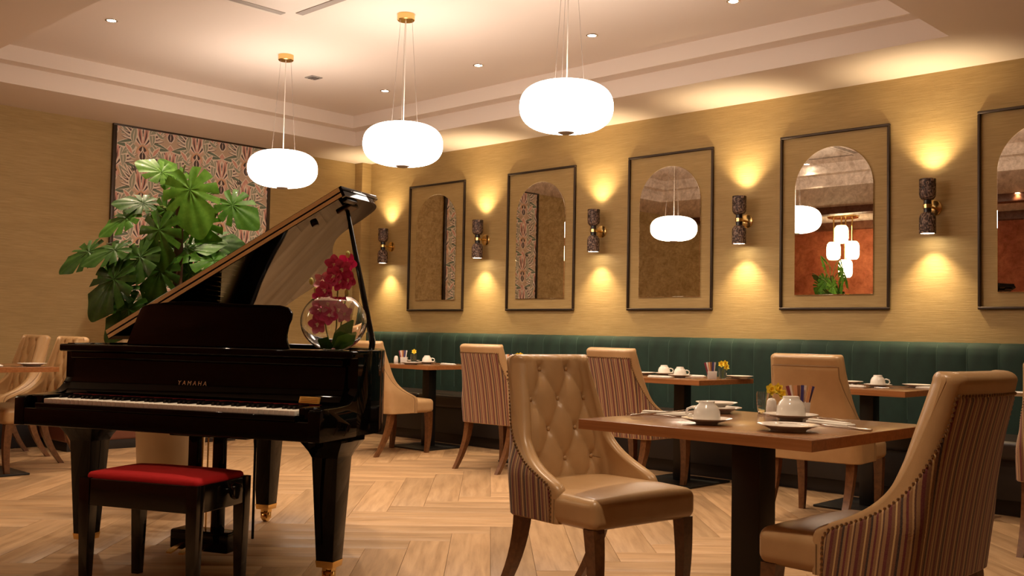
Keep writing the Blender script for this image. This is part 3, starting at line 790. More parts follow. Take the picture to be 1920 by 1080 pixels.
# fallboard, name board, top rail
part('fallboard', MB().prism(smooth_poly([(-.172, .742), (-.150, .752), (-.125, .79), (-.112, .84), (-.105, .895)], 5)+[(-.085, .895), (-.085, .742)], UL+.053, UR-.053, axis='x'), 'piano_black', pn, sharp=60)
part('top_rail', MB().rbox(UL, UR, -.150, .06, .925, .958, .008, 2, 0), 'piano_black', pn)
part('rail_moulding', MB().rbox(UL+.053, UR-.053, -.135, -.08, .895, .9255, .006, 2, 0), 'piano_black', pn)
part('name_strip', MB().rbox(UL+.118, UR-.118, -.179, -.168, .736, .741, .002, 1, 0), 'felt_red', pn)
k0, k1 = .083, .083+1.235; kw = (k1-k0)/52
wk = MB().rbox(0, kw-.0009, -.350, -.175, .692, .728, .002, 1, 0).mesh('white_key', 'ivory')
bk = MB().loft([[(-.0065, -.288, .724), (.0065, -.288, .724), (.0065, -.175, .724), (-.0065, -.175, .724)], [(-.0048, -.279, .740), (.0048, -.279, .740), (.0048, -.175, .740), (-.0048, -.175, .740)]]).mesh('black_key', 'ebony_key', sharp=20)
for i in range(52):
    obj('white_key', wk, pn, (k0+i*kw, 0, 0))
    if (i+5) % 7 in (0, 1, 3, 4, 5) and i < 51: obj('black_key', bk, pn, (k0+(i+1)*kw, 0, 0))
def text_mesh(body, size, name, m, parent, loc, rot, ext=.0008, sp=1.0, align='CENTER'):
    cu = bpy.data.curves.new(name, 'FONT'); cu.body = body; cu.size = size; cu.extrude = ext; cu.align_x = align; cu.align_y = 'CENTER'; cu.space_character = sp
    o = bpy.data.objects.new(name, cu); COL.objects.link(o); dg = bpy.context.evaluated_depsgraph_get(); me = bpy.data.meshes.new_from_object(o.evaluated_get(dg))
    bpy.data.objects.remove(o); me.materials.clear(); me.materials.append(M[m])
    return obj(name, me, parent, loc, rot)
text_mesh('YAMAHA', .027, 'maker_lettering', 'letter_gold', pn, (.672, -.131, .803), (math.radians(74), 0, 0), .0008, 1.55)
lp = part('brass_plate', MB().rbox(-.047, .047, -.004, .004, -.014, .014, .002, 1, 0), 'label_gold', pn, loc=(1.283, -.187, .759), rot=(math.radians(-20), 0, 0)); lp['label'] = 'small gold plate'
for k in range(3): part('engraving', MB().box(-.038, .038, -.0046, -.004, -.008+k*.007, -.0065+k*.007), 'brass', lp)
# music desk
desk = [(.21, .958), (.258, 1.104), (.264, 1.122), (.28, 1.136), (.319, 1.146), (.43, 1.156), (.541, 1.160), (.704, 1.153), (.84, 1.147), (.94, 1.146), (1.0, 1.145), (1.042, 1.136), (1.062, 1.112), (1.060, 1.085), (1.050, 1.06), (1.045, 1.02), (1.050, .99), (1.066, .958)]
part('music_desk', MB().prism([(a, b-.958) for a, b in desk], -.008, .008, axis='y'), 'piano_black', pn, loc=(0, .0, .958), rot=(math.radians(-7), 0, 0), bevel=.004, sharp=50)
# lid with the folded front flap on top
LA = math.radians(27.45)
lid = obj('lid', None, pn)
bpy.data.objects.remove(lid)
lo = [(0, .165), (1.424, .165)]+[(p[0]*1.424/1.49, p[1]) for p in [(q[0]+.04, q[1]) for q in bent(UR)]]+[(.14, 1.19), (.04, 1.18), (0, 1.13)]
lid = part('lid', MB().prism(lo, -.012, .012), 'piano_black', pn, loc=(-.05, 0, .988), rot=(0, -LA, 0), sharp=30)
lid_flap = part('folded_flap', MB().rbox(.0, 1.424, .165, .50, .016, .038, .003, 1, 0), 'piano_black', lid)
part('hinge_strip', MB().box(.004, 1.41, .1620, .1655, -.0085, .0075), 'lid_gold', lid)
part('hinge_strip', MB().box(.004, 1.41, .1620, .1655, .0155, .034), 'lid_gold', lid)
part('lid_buffer', MB().lathe([(0, -.030), (.016, -.028), (.018, -.01), (0, -.01)], 14, (1.19, .26, 0)), 'dark_collar', lid)
part('lid_buffer', MB().lathe([(0, -.026), (.014, -.024), (.016, -.01), (0, -.01)], 14, (.90, .90, 0)), 'dark_collar', lid)
part('prop_socket', MB().rbox(1.30, 1.38, .28, .36, -.024, -.009, .006, 2, 0), 'bronze', lid)
part('lid_catch', MB().rbox(1.385, 1.41, .20, .30, -.022, -.009, .004, 1, 0), 'dark_collar', lid)
# prop stick
pt = Vector((-.05+1.345*math.cos(LA), .32, .988+1.345*math.sin(LA)-.012))
part('prop_stick', MB().tube([(1.415, .075, ZT-.005), (1.412, .09, ZT+.03), tuple(Vector((1.412, .09, ZT+.03)).lerp(pt, .5)), tuple(pt)], [.014, .014, .012, .009], 10), 'piano_black', pn)
# legs
def pleg(u, v):
    rg = []
    for (z, w) in ((ZB+.005, .100), (.585, .098), (.565, .085), (.54, .070), (.52, .062), (.515, .060), (.10, .040), (.095, .040)): rg.append(sqring((u, v, z), w, w))
    l = part('leg', MB().loft(rg), 'piano_black', pn, sharp=25, bevel=.003)
    part('ferrule', MB().loft([sqring((u, v, .096), .042, .042), sqring((u, v, .068), .038, .038)]), 'brass', l, bevel=.002)
    part('caster_fork', MB().box(u-.022, u+.022, v-.018, v+.022, .050, .07).box(u-.022, u-.016, v-.018, v+.018, .018, .05).box(u+.016, u+.022, v-.018, v+.018, .018, .05), 'brass', l, bevel=.001)
    part('caster_wheel', MB().lathe([(0, -.014), (.024, -.014), (.026, -.010), (.026, .010), (.024, .014), (0, .014)], 20, (u, v, .0262), axis='x'), 'brass', l)
pleg(.018, .0); pleg(1.295, -.02); pleg(.30, 1.02)
# pedal lyre
ly = part('lyre_box', MB().rbox(.39, .70, .11, .22, .035, .125, .012, 2, 0), 'piano_black', pn)
part('lyre_head', MB().rbox(.36, .78, .12, .30, .545, ZB+.01, .006, 1, 0), 'piano_black', pn)
for uu in (.475, .61): part('lyre_post', MB().rbox(uu-.025, uu+.025, .145, .185, .12, .55, .005, 1, 0), 'piano_black', pn)
for uu in (.515, .545, .575): part('pedal_rod', MB().tube([(uu, .165, .12), (uu, .165, .55)], .004, 6), 'brass', pn)
for uu in (.48, .545, .61): part('pedal', MB().loft([[(uu-w, v, z-.004), (uu+w, v, z-.004), (uu+w, v, z+.004), (uu-w, v, z+.004)] for (v, w, z) in ((.12, .010, .07), (.07, .011, .066), (.02, .017, .055), (-.005, .013, .047))]), 'brass', ly)
part('support_rod', MB().tube([(.503, .60, .0), (.503, .60, ZB+.02)], .007, 8), 'piano_black', pn)
part('cable_loop', MB().tube([(.10+.06*math.sin(a), .40, ZB+.012-.045*math.sin(a/2)) for a in [2*PI*i/16 for i in range(17)]], .0025, 5), 'white_cable', pn)
# ------------------------------------------------------------------ piano bench
bn = thing('piano_bench', 'black adjustable piano bench with a red velvet seat', 'bench', (5.357, -5.098, 0), math.radians(24))
part('cushion', MB().rbox(-.262, .262, -.158, .158, .425, .462, .016, 3, 4, lambda p: (p.x, p.y, p.z+(.014*(1-(p.x/.262)**4)*(1-(p.y/.158)**4) if p.z > .44 else 0))), 'velvet_red', bn, sharp=70)
for sy in (-1, 1): part('apron', MB().rbox(-.25, .25, sy*.160-.012, sy*.160+.012, .335, .440, .004, 2, 0), 'bench_black', bn)
for sx_ in (-1, 1): part('apron', MB().rbox(sx_*.264-.012, sx_*.264+.012, -.15, .15, .335, .440, .004, 2, 0), 'bench_black', bn)
for sx_ in (-1, 1):
    for sy in (-1, 1):
        part('leg', MB().loft([sqring((sx_*.254, sy*.151, .442), .025, .025), sqring((sx_*.254, sy*.151, .30), .024, .024), sqring((sx_*.254, sy*.151, 0), .017, .017)]), 'bench_black', bn, bevel=.002)
    k_ = part('adjusting_knob', MB().lathe([(0, .0), (.012, .0), (.012, .022), (.030, .024), (.033, .032), (.030, .046), (0, .05)] if sx_ > 0 else [(0, 0), (.012, 0), (.012, -.022), (.030, -.024), (.033, -.032), (.030, -.046), (0, -.05)], 18, (sx_*.274, .03, .40), axis='x'), 'bench_black', bn)

# ------------------------------------------------------------------ glass bowl with orchids on the piano
def P2W(u, v, z): return PO+Vector((u*math.cos(PA)-v*math.sin(PA), u*math.sin(PA)+v*math.cos(PA), z))
BC = P2W(1.275, .0, .958)
bprof = []
R0 = .138
for i in range(25):
    a = lerp(.30, PI-.62, i/24); bprof.append((R0*math.sin(a), R0*.86-R0*.90*math.cos(a)+.002))
zb0 = bprof[0][1]; bprof = [(r, z-zb0) for r, z in bprof]
ip = [(r-.003, z+.003) for r, z in bprof]
bw = MB().lathe([(1e-4, 0)]+bprof+[(bprof[-1][0]-.0015, bprof[-1][1]+.002)]+ip[::-1]+[(1e-4, ip[0][1])], 48).mesh('fishbowl_vase', 'glass', sharp=60)
tag(obj('fishbowl_vase', bw, None, BC), 'round clear glass bowl holding orchids on the right end of the piano', 'vase')
def petal_mesh(L, w, cup, m, name='petal'):
    b = MB(); rows = []
    for i in range(7):
        q = i/6; ww = w*.5*math.sin(PI*min(.97, q*.86+.1))**.7
        rows.append([(s*ww, q*L, cup*(q*q*.6)-.35*w*(1-s*s)*math.sin(PI*q)*.5) for s in (-1, -.5, 0, .5, 1)])
    b.loft(rows, cap=False, closed=False)
    me = b.mesh(name, m, sharp=180); return me
pet1 = petal_mesh(.044, .038, .006, 'petal_pink'); pet2 = petal_mesh(.042, .030, .006, 'petal_pale')
orc = thing('orchid_spray', 'spray of magenta orchids rising from the glass bowl on the piano', 'flowers', BC)
def view_mat(at, n_dir, up=Vector((0, 0, 1)), roll=0):
    z = n_dir.normalized(); x = up.cross(z).normalized(); y = z.cross(x)
    m = Matrix((x, y, z)).transposed() @ Matrix.Rotation(roll, 3, 'Z')
    return Matrix.Translation(at) @ m.to_4x4()
TOC = Vector((.69, -.72, .05))
RT = Vector((.722, .692, 0))
def rel(dx, dz, dn=0): return RT*dx+Vector((0, 0, dz))+TOC.normalized()*dn
stemA = [rel(.0, .01), rel(.012, .10), rel(.015, .20, .02), rel(.02, .30, .03), rel(.03, .37, .02)]
stemB = [rel(-.01, .01), rel(-.03, .08), rel(-.045, .16), rel(-.06, .22), rel(-.085, .255)]
stemC = [rel(.01, .01), rel(.03, .10), rel(.045, .20), rel(.05, .25, .01)]
for s_ in (stemA, stemB, stemC): part('stem', MB().tube(s_, .0032, 6), 'stem_green', orc)
fl = [(.005, .355, .04, 0, 0), (.035, .335, .045, .4, 0), (.052, .365, .01, .8, 0), (.005, .305, .045, -.5, 0), (.030, .285, .04, .2, 0), (.060, .295, .02, .6, 0), (-.045, .285, .03, .9, 1), (-.030, .245, .045, .3, 0),
      (-.050, .205, .03, -.3, 0), (-.055, .165, .03, .5, 0), (-.02, .19, .045, .1, 1), (.025, .165, .045, -.2, 1), (-.06, .105, .03, .2, 0), (-.01, .14, .05, .7, 0), (.05, .15, .03, .1, 1)]
for (dx, dz, dn, ro, kd) in fl:
    n_ = TOC.normalized()+RT*random.uniform(-.5, .5)+Vector((0, 0, random.uniform(-.3, .3)))
    f_ = part('flower', MB().ball((0, 0, .004), .007, 8, 5).tube([(0, 0, .004), (0, -.010, .012)], [.006, .003], 6).tube([(0, 0, .004), (.008, .004, .012)], [.003, .001], 5).tube([(0, 0, .004), (-.008, .004, .012)], [.003, .001], 5), 'lip_cream', orc)
    f_.matrix_local = view_mat(rel(dx, dz, dn), n_, roll=ro)
    for k in range(5):
        obj('petal', pet2 if kd else pet1, f_, (0, 0, 0), (.12, 0, 2*PI*k/5))
for (dx, dz) in ((-.095, .285), (.055, .24), (-.075, .25), (.055, .40)):
    part('bud', MB().ball(tuple(rel(dx, dz, .02)), .012, 8, 5, sc=(.8, .8, 1.3)), 'bud_green', orc)
def blade(path, w, m, parent, name='leaf'):
    b = MB(); P = [Vector(p) for p in path]; rows = []; n = len(P)
    for i, p in enumerate(P):
        t = (P[min(n-1, i+1)]-P[max(0, i-1)]).normalized(); sd = t.cross(TOC).normalized(); q = i/(n-1); ww = w*math.sin(PI*min(.98, .08+.9*q))**.8
        rows.append([tuple(p-sd*ww), tuple(p+TOC.normalized()*.25*ww), tuple(p+sd*ww)])
    b.loft(rows, cap=False, closed=False); return part(name, b, m, parent, sharp=180)
blade([rel(.0, .02), rel(.03, .05, .03), rel(.06, .085, .04), rel(.085, .125, .02)], .032, 'leaf_mid', orc)
blade([rel(.01, .01, .02), rel(.04, .03, .05), rel(.075, .045, .05), rel(.10, .075, .03)], .030, 'leaf_light', orc)
blade([rel(.0, .01, .02), rel(-.03, .03, .04), rel(-.055, .04, .05)], .026, 'leaf_dark', orc)
blade([rel(.02, .01, .05), rel(.045, .02, .07), rel(.07, .03, .07)], .02, 'leaf_mid', orc)

# ------------------------------------------------------------------ monstera in a tall pot behind the piano
PLX, PLY = 3.62, -4.17
mo = thing('monstera_plant', 'tall split-leaf monstera in a beige pot behind the piano', 'plant', (PLX, PLY, 0))
part('pot', MB().lathe([(0, 0), (.165, 0), (.172, .01), (.20, .50), (.205, .52), (.205, .54), (.188, .54), (.183, .47), (0, .47)], 40), 'pot_beige', mo)
part('soil', MB().lathe([(0, .482), (.184, .482), (.184, .47), (0, .47)], 28), 'soil', mo)
part('moss_pole', MB().tube([(0, 0, .47), (.005, .005, 1.0), (.0, .01, 1.45), (.01, 0, 1.80)], [.030, .030, .028, .022], 12), 'trunk_brown', mo)
def monstera_leaf(nsl, seed, m):
    rnd = random.Random(seed); n = 96; b = MB(); slots = [(s*(35+110*(k+.5)/nsl)+rnd.uniform(-4, 4)) for s in (-1, 1) for k in range(nsl)]
    def rad(th):       # th = 0 is the tip
        a = abs(th); r = .5*(1+.12*math.cos(th))*(1-.32*(a/PI)**3)
        r *= 1+.22*math.exp(-(a/.32)**2)
        if a > PI-.35: r *= .35+.65*max(0, (PI-a)/.35)
        for s in slots:
            d = abs(math.degrees(th)-s)
            if d < 3.2: r *= .52+.08*(d/3.2)
        return r
    fr = (0.04, .35, .65, .88, 1.0); vv = []
    for i in range(n):
        th = -PI+2*PI*(i+.5)/n; r = rad(th)
        for f in fr:
            x, y = math.sin(th)*r*f*.86, math.cos(th)*r*f+.38
            z = -.38*(x*x)-.30*max(0, y-.2)**2+.05*abs(x)+.012*math.sin(abs(th)*9)*f
            vv.append((x, y, z))
    ff = []; k = len(fr)
    for i in range(n):
        j = (i+1) % n
        for q in range(k-1): ff.append((i*k+q, j*k+q, j*k+q+1, i*k+q+1))
    ff.append(tuple(i*k for i in range(n)))
    b.add(vv, ff); return b.mesh('leaf', m, sharp=180, fixn=False)
LM = {c: [monstera_leaf(4, 1+i, c) if i < 3 else monstera_leaf(5, 7, c) for i in range(4)] for c in ('leaf_dark', 'leaf_mid', 'leaf_light')}
def plant_px(x, y, dn):       # a leaf's place: direction from the photo, distance from the plant's own depth
    d = RGT*((x-960)/F_PX)-UPV*((y-540)/F_PX)+FWD
    base = Vector((PLX, PLY, 0))+TOC.normalized()*dn; nrm = Vector((.69, -.72, 0))
    return CAM+d*((base-CAM).dot(nrm)/d.dot(nrm))
# centre x, y in the photo, offset towards the viewer, size, pointing angle (deg, 0 = right, 90 = up), lean of the face, colour
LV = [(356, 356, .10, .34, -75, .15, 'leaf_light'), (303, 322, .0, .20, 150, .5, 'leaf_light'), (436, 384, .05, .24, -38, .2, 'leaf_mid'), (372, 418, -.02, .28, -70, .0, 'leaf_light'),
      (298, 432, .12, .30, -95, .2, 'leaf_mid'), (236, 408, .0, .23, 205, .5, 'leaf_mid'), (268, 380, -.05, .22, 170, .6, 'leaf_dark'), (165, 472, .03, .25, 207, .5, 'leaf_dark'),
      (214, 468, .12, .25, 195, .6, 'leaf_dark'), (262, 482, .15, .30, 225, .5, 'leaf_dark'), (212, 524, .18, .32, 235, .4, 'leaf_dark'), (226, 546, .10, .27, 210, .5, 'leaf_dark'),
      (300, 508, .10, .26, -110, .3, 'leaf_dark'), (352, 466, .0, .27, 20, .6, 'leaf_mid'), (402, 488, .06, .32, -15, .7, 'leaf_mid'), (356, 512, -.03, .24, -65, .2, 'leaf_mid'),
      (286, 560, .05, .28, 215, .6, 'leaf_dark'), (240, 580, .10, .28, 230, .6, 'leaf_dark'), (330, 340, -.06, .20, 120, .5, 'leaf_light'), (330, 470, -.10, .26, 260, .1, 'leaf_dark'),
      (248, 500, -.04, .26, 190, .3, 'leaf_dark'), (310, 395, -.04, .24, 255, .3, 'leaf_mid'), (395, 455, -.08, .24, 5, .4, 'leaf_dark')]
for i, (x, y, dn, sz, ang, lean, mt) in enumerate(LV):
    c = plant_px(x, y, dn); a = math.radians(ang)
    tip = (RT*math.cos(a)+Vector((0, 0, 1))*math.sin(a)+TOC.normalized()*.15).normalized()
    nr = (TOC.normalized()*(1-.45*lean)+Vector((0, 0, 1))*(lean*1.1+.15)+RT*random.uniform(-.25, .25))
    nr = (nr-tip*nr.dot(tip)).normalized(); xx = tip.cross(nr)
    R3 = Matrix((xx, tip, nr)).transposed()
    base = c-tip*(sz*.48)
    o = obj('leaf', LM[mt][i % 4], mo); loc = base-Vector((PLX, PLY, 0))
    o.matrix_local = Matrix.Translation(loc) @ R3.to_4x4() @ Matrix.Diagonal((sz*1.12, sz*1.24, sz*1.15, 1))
    zt = max(.55, min(1.72, loc.z-.16)); st = Vector((0, 0, zt)); en = loc+tip*(sz*.02)
    md = st.lerp(en, .55)+Vector((0, 0, .05))
    part('leaf_stalk', MB().tube([st, st.lerp(md, .5)+Vector((0, 0, .015)), md, md.lerp(en, .6)+Vector((0, 0, .01)), en], .0045, 6), 'stem_green', mo)

# ================================================================== tableware
TZ = .7502
cupm = MB().lathe([(1e-4, .066), (.021, .066), (.023, .069), (.026, .068), (.027, .060), (.036, .052), (.0435, .036), (.0455, .018), (.0465, .0), (.0435, .0), (.0425, .018), (.0405, .034), (.033, .048), (1e-4, .054)], 32).mesh('body', 'china', sharp=50)
cuph = MB().tube([(.043, 0, .016), (.060, 0, .014), (.070, 0, .026), (.066, 0, .040), (.050, 0, .046), (.040, 0, .044)], .0042, 8).mesh('handle', 'china', sharp=60)
saum = MB().lathe([(1e-4, .004), (.026, .003), (.030, .0), (.034, .0), (.036, .005), (.060, .011), (.080, .018), (.0805, .0195), (.060, .0135), (.030, .0075), (1e-4, .007)], 40).mesh('saucer', 'china', sharp=50)
plam = MB().lathe([(1e-4, .004), (.045, .003), (.050, .0), (.054, .0), (.057, .006), (.078, .014), (.097, .020), (.0975, .0215), (.076, .0165), (.052, .0075), (1e-4, .007)], 44).mesh('side_plate', 'china', sharp=50)
shkm = MB().lathe([(1e-4, 0), (.020, 0), (.0215, .003), (.021, .03), (.017, .056), (.012, .064), (1e-4, .067)], 20).mesh('body', 'china', sharp=60)
shk2 = MB().ball((0, 0, .0665), .0022, 6, 4).ball((.005, 0, .066), .0018, 6, 4).ball((-.005, 0, .066), .0018, 6, 4).mesh('pour_holes', 'dark_collar')
GL = 'white cups turned upside down on saucers'
def cup(x, y, z, rz, label, s=1.0):
    t = thing('coffee_cup', label, 'cup', (x, y, z), rz, GL); t.scale = (s, s, s); obj('body', cupm, t); obj('handle', cuph, t); return t
def flat(mesh, name, x, y, z, label, cat, group, rz=0, s=1.0, tilt=(0, 0)):
    o = obj(name, mesh, None, (x, y, z), (tilt[0], tilt[1], rz)); o.scale = (s, s, s); return tag(o, label, cat, group)
def cup_set(x, y, rz, where, s=1.0, z=TZ):
    flat(saum, 'saucer', x, y, z, 'white saucer under the upturned cup '+where, 'saucer', 'white saucers', s=s*1.06)
    cup(x, y, z+.0075*s*1.06, rz, 'white cup upside down on its saucer '+where, s)
def napm(L, w, h):
    b = MB().rbox(-L/2, L/2, -w/2, w/2, 0, h, h*.45, 2, 6, lambda p: (p.x, p.y*(1+.06*math.sin(p.x*40)), p.z*(1+.12*math.sin(p.x*23))))
    b.rbox(-L/2+.004, L/2-.012, -w/2+.006, w/2-.010, h*.98, h*1.5, h*.22, 2, 4); return b
nap = napm(.19, .045, .010).mesh('napkin', 'linen', sharp=60)
def knife_mb(m): pass
kn_b = MB().loft([[(x, -w, -.0008), (x, w*.5, -.0004), (x, w*.5, .0004), (x, -w, .0012)] for x, w in ((.0, .006), (.03, .009), (.09, .0095), (.11, .005), (.118, .001))]).mesh('blade', 'steel', sharp=30)
kn_h = MB().rbox(-.095, .002, -.0062, .0062, -.003, .004, .003, 2, 1).mesh('handle', 'steel', sharp=40)
fk_h = MB().loft([[(x, -w, z-.001), (x, w, z-.001), (x, w, z+.0012), (x, -w, z+.0012)] for x, w, z in ((-.095, .0055, .002), (-.06, .0062, .004), (0, .0032, .006), (.04, .003, .003), (.05, .009, .002), (.062, .0115, .003))]).mesh('handle', 'steel', sharp=40)
fk_t = MB().loft([[(x, -.0013, z-.0008), (x, .0013, z-.0008), (x, .0013, z+.0008), (x, -.0013, z+.0008)] for x, z in ((.060, .003), (.085, .006), (.105, .004))]).mesh('tine', 'steel', sharp=40)
sp_b = MB().ball((.055, 0, .004), .022, 14, 8, sc=(1, .62, .14)).mesh('bowl', 'steel', sharp=80)
def knife(x, y, rz, label, z=TZ, tilt=0):
    t = thing('knife', label, 'knife', (x, y, z+.004), rz, 'table knives'); t.rotation_euler = (0, tilt, rz); obj('blade', kn_b, t); obj('handle', kn_h, t)
def fork(x, y, rz, label, z=TZ):
    t = thing('fork', label, 'fork', (x, y, z+.0005), rz, 'table forks'); obj('handle', fk_h, t)
    for k in range(4): obj('tine', fk_t, t, (0, (k-1.5)*.0068, 0))
def spoon(x, y, rz, label, z=TZ, s=.75):
    t = thing('teaspoon', label, 'spoon', (x, y, z), rz, 'teaspoons'); t.scale = (s, s, s)
    obj('bowl', sp_b, t)
    part('handle', MB().loft([[(x_, -w, zz-.001), (x_, w, zz-.001), (x_, w, zz+.001), (x_, -w, zz+.001)] for x_, w, zz in ((-.10, .006, .003), (-.05, .005, .007), (.02, .0028, .008), (.037, .005, .004))]), 'steel', t)
def holder(x, y, rz, where, seed, s=1.0, n=8):
    rnd = random.Random(seed)
    b = MB().rbox(-.030, .030, -.022, .022, 0, .052, .005, 2, 0)
    part_me = MB().loft([sqring((0, 0, 0), .029, .021), sqring((0, 0, .055), .033, .025), sqring((0, 0, .055), .030, .022), sqring((0, 0, .006), .026, .018)]).mesh('sachet_holder', 'china', sharp=25, bevel=.0015)
    tag(obj('sachet_holder', part_me, None, (x, y, TZ), (0, 0, rz)), 'white ceramic sugar sachet holder '+where, 'holder', 'sachet holders')
    cols = ['sachet_maroon', 'sachet_white', 'sachet_orange', 'sachet_brown', 'sachet_navy', 'sachet_white', 'sachet_orange', 'sachet_navy']
    cn = dict(sachet_maroon='maroon', sachet_white='white', sachet_orange='orange', sachet_brown='brown', sachet_navy='navy')
    for k in range(n):
        c = cols[k % len(cols)]; row = 'front' if k % 2 else 'back'
        me = MB().loft([[(-.0055, -.002, z), (.0055, -.002, z), (.0055, .002, z), (-.0055, .002, z)] if 0 < q < 3 else [(-.0065, -.0004, z), (.0065, -.0004, z), (.0065, .0004, z), (-.0065, .0004, z)] for q, z in enumerate((0, .010, .078+.03*rnd.random(), .112))]).mesh('sugar_sachet', c, sharp=30)
        lx = -.021+.006*k; ly = -.008+.016*(k % 2)
        c_, s_ = math.cos(rz), math.sin(rz)
        o = obj('sugar_sachet', me, None, (x+lx*c_-ly*s_, y+lx*s_+ly*c_, TZ+.0065), (rnd.uniform(-.12, .12), (k-3.5)*.075, rz+rnd.uniform(-.3, .3)))
        tag(o, '%s stick sachet, %s in the holder %s' % (cn[c], ['first', 'second', 'third', 'fourth', 'fifth', 'sixth', 'seventh', 'eighth'][k], where), 'sachet', 'sugar sachets')
glm = MB().lathe([(1e-4, 0), (.021, 0), (.024, .004), (.029, .04), (.030, .075), (.028, .085), (.0265, .085), (.0283, .075), (.0273, .04), (.0225, .008), (1e-4, .007)], 32).mesh('bud_glass', 'glass', sharp=60)
dpet = petal_mesh(.026, .019, .004, 'daff_yellow')
def daff(x, y, where, spots, s=1.0):
    flat(glm, 'bud_glass', x, y, TZ, 'small clear glass holding yellow flowers '+where, 'glass', 'bud glasses', s=s)
    for k, (dx, dz, dn) in enumerate(spots):
        tp = RT*dx+Vector((0, 0, dz))+TOC.normalized()*dn
        t = thing('daffodil', 'yellow daffodil, %s in the glass %s' % (['leftmost', 'tallest', 'lowest right'][k], where), 'flower', (x, y, TZ+.008), 0, 'yellow daffodils')
        lean = Vector((tp.x, tp.y, 0))
        part('stem', MB().tube([lean*.12, Vector((0, 0, .04))+lean*.3, Vector((0, 0, .075))+lean*.45, tp-TOC.normalized()*.008], .0018, 6), 'stem_green', t)
        hd = part('trumpet', MB().lathe([(1e-4, 0), (.006, 0), (.0075, .010), (.010, .018), (.009, .018), (.0065, .009), (1e-4, .003)], 14), 'daff_cup', t)
        hd.matrix_local = view_mat(tp, TOC+RT*(dx*12)+Vector((0, 0, .2)))
        for q in range(6): obj('petal', dpet, hd, (0, 0, 0), (.35, 0, 2*PI*q/6))
def shaker(x, y, where):
    t = thing('salt_shaker', 'white ceramic shaker '+where, 'shaker', (x, y, TZ), 0, 'ceramic shakers'); obj('body', shkm, t); obj('pour_holes', shk2, t)
# ---- foreground table
def ft(x, y, z=TZ): return px(x, y, 2, z)
p = ft(1325, 795); cup_set(p.x, p.y, math.radians(200), 'left of centre on the foreground table', 1.0)
p = ft(1483, 788); cup_set(p.x, p.y, math.radians(150), 'before the sachets on the foreground table', 1.12)
p = ft(1478, 808); flat(plam, 'side_plate', p.x, p.y, TZ, 'white side plate at the near edge of the foreground table', 'plate', 'white side plates')
spoon(p.x, p.y+.01, math.radians(170), 'teaspoon lying on the near side plate', TZ+.018)
p = Vector((7.035, -3.70, 0)); flat(plam, 'side_plate', p.x, p.y, TZ, 'white side plate at the far side of the foreground table behind the cup', 'plate', 'white side plates')
flat(saum, 'saucer', p.x, p.y, TZ+.0215, 'white saucer stacked on the far side plate', 'saucer', 'white saucers', s=1.0)
p = ft(1250, 779); q = ft(1300, 782); rz = math.atan2(q.y-p.y, q.x-p.x)
flat(nap, 'napkin', p.x, p.y, TZ, 'folded white napkin left of the cup on the foreground table', 'napkin', 'folded napkins', rz)
fork(ft(1225, 780).x, ft(1225, 780).y-.012, rz+PI, 'fork beside the left napkin on the foreground table')
knife(ft(1238, 782).x, ft(1238, 782).y-.03, rz+.75, 'knife lying across the left napkin on the foreground table', TZ+.012, -.10)
p = ft(1557, 797); q = ft(1615, 803); r_ = ft(1530, 793); rz = math.atan2(q.y-r_.y, q.x-r_.x)
flat(nap, 'napkin', p.x, p.y, TZ, 'rolled white napkin at the right of the foreground table', 'napkin', 'folded napkins', rz)
knife(ft(1600, 803).x, ft(1600, 803).y-.035, rz+PI+.03, 'knife in front of the right napkin on the foreground table')
fork(ft(1548, 788).x+.01, ft(1548, 788).y+.02, rz+PI-.15, 'fork behind the right napkin on the foreground table')
p = Vector((7.245, -3.65, 0)); shaker(p.x, p.y, 'beside the cup on the foreground table')
p = Vector((7.335, -3.60, 0)); holder(p.x, p.y, math.radians(45), 'on the foreground table', 3)
p = Vector((7.185, -3.60, 0)); daff(p.x, p.y, 'on the foreground table', [(.020, .085, .01), (.050, .088, .0), (.062, .070, .0)])
# ---- tables along the banquette: place by photo column, depth by the table
def bt(x, Y): 
    d = RGT*((x-960)/F_PX)-UPV*((700-540)/F_PX)+FWD; t = (Y-CAM.y)/d.y; return CAM.x+d.x*t
def setting(xs, Y, where, kind):
    X = bt(xs, Y)
    if kind == 'cup': cup_set(X, Y, random.uniform(-.6, .6)+.6, where)
    if kind == 'plate': flat(plam, 'side_plate', X, Y, TZ, 'white side plate '+where, 'plate', 'white side plates')
    if kind == 'nap': flat(nap, 'napkin', X, Y, TZ, 'folded white napkin '+where, 'napkin', 'folded napkins', random.uniform(-.15, .15))
    if kind == 'knife': knife(X, Y, random.uniform(-.1, .1), 'knife '+where)
    if kind == 'fork': fork(X, Y, random.uniform(-.1, .1), 'fork '+where)
    if kind == 'spoon': spoon(X, Y, 1.2, 'teaspoon '+where)
    if kind == 'shaker': shaker(X, Y, where)
    if kind == 'holder': holder(X, Y, math.radians(40), where, int(xs), n=6)
    if kind == 'daff': daff(X, Y, where, [(.004, .10, .01)] if xs < 800 else [(-.012, .095, .01), (.014, .10, .0), (.02, .075, .01)])
A_ = 'on the table right of the piano'; B_ = 'on the table hidden by the tufted chair'; C_ = 'on the two-cup banquette table'; D_ = 'on the one-cup banquette table'; E_ = 'on the table at the right photo edge'
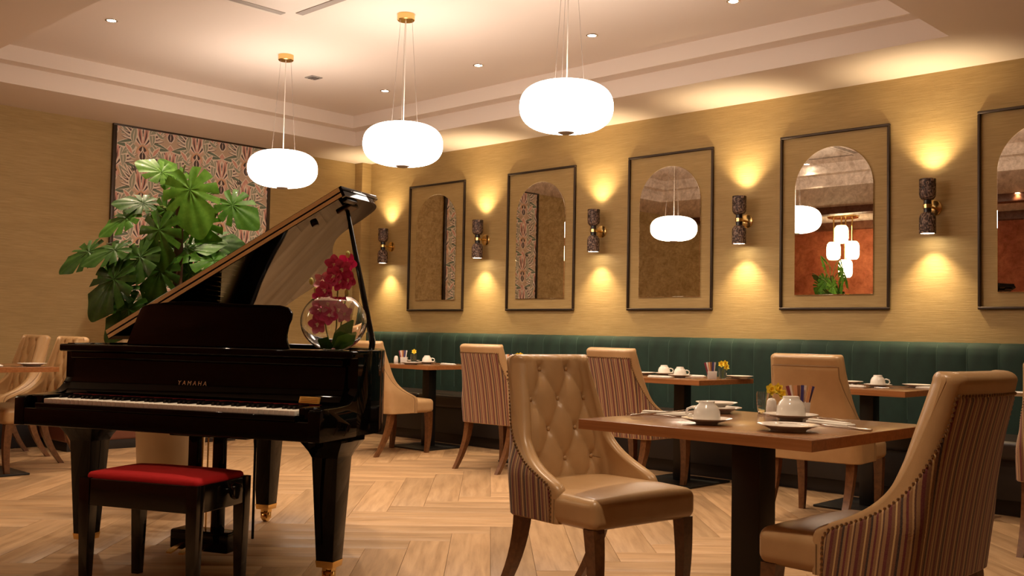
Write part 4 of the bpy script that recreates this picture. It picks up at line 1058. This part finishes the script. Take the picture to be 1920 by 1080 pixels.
for xs, Y, k, w in ((742, -1.02, 'shaker', A_), (757, -.98, 'holder', A_), (775, -.96, 'daff', A_), (800, -.92, 'cup', A_), (770, -1.20, 'plate', 'near the corner of the table right of the piano'), (840, -.90, 'nap', A_), (826, -.80, 'fork', A_), (768, -.80, 'plate', 'at the back of the table right of the piano'),
                    (956, -.92, 'holder', B_), (972, -.80, 'daff', B_), (985, -1.0, 'cup', B_),
                    (1245, -.80, 'cup', 'farther back on the two-cup banquette table'), (1275, -1.02, 'cup', 'nearer the front on the two-cup banquette table'), (1335, -.98, 'holder', C_), (1355, -.90, 'daff', C_), (1238, -1.18, 'nap', C_), (1387, -.72, 'plate', 'at the right corner of the two-cup banquette table'), (1207, -.90, 'plate', 'left of the cups on the two-cup banquette table'), (1300, -.80, 'nap', 'behind the front cup on the two-cup banquette table'), (1290, -1.16, 'spoon', 'before the front cup on the two-cup table'),
                    (1646, -.96, 'cup', 'on the one-cup banquette table'), (1594, -1.10, 'nap', D_), (1600, -.78, 'knife', D_), (1590, -.72, 'plate', 'at the back left of the one-cup banquette table'), (1636, -1.17, 'spoon', D_), (1682, -.94, 'fork', D_), (1668, -1.06, 'knife', 'right of the cup on the one-cup table'), (1722, -.72, 'plate', 'at the right of the one-cup banquette table'), (1748, -.78, 'nap', 'at the right end of the one-cup banquette table'),
                    (1905, -1.1, 'plate', E_)):
    setting(xs, Y, w, k)
# ---- left table
p = px(82, 684, 0, 1.85); flat(plam, 'side_plate', 1.86, -4.30, TZ, 'white side plate on the left table near the piano', 'plate', 'white side plates')
flat(nap, 'napkin', 1.88, -4.60, TZ, 'folded white napkin on the left table', 'napkin', 'folded napkins', PI/2)
flat(saum, 'saucer', 1.62, -4.66, TZ, 'white saucer at the left photo edge on the left table', 'saucer', 'white saucers')
fork(1.93, -4.48, PI/2, 'fork on the left table')

# ------------------------------------------------------------------ tall glass vase on the wall bench, behind the lid
p = px(240, 600, 0, .45)
gv = MB().lathe([(1e-4, 0), (.09, 0), (.10, .012), (.075, .06), (.05, .20), (.05, .42), (.10, .54), (.155, .66), (.175, .78), (.16, .90), (.11, .97), (.105, .975), (.15, .90), (.168, .78), (.148, .66), (.09, .54), (.043, .42), (.043, .20), (.06, .06), (1e-4, .03)], 40).mesh('tall_vase', 'glass', sharp=60)
tag(obj('tall_vase', gv, None, (.45, p.y, .361)), 'tall round-topped glass vase on the low bench, behind the lower end of the piano lid', 'vase')
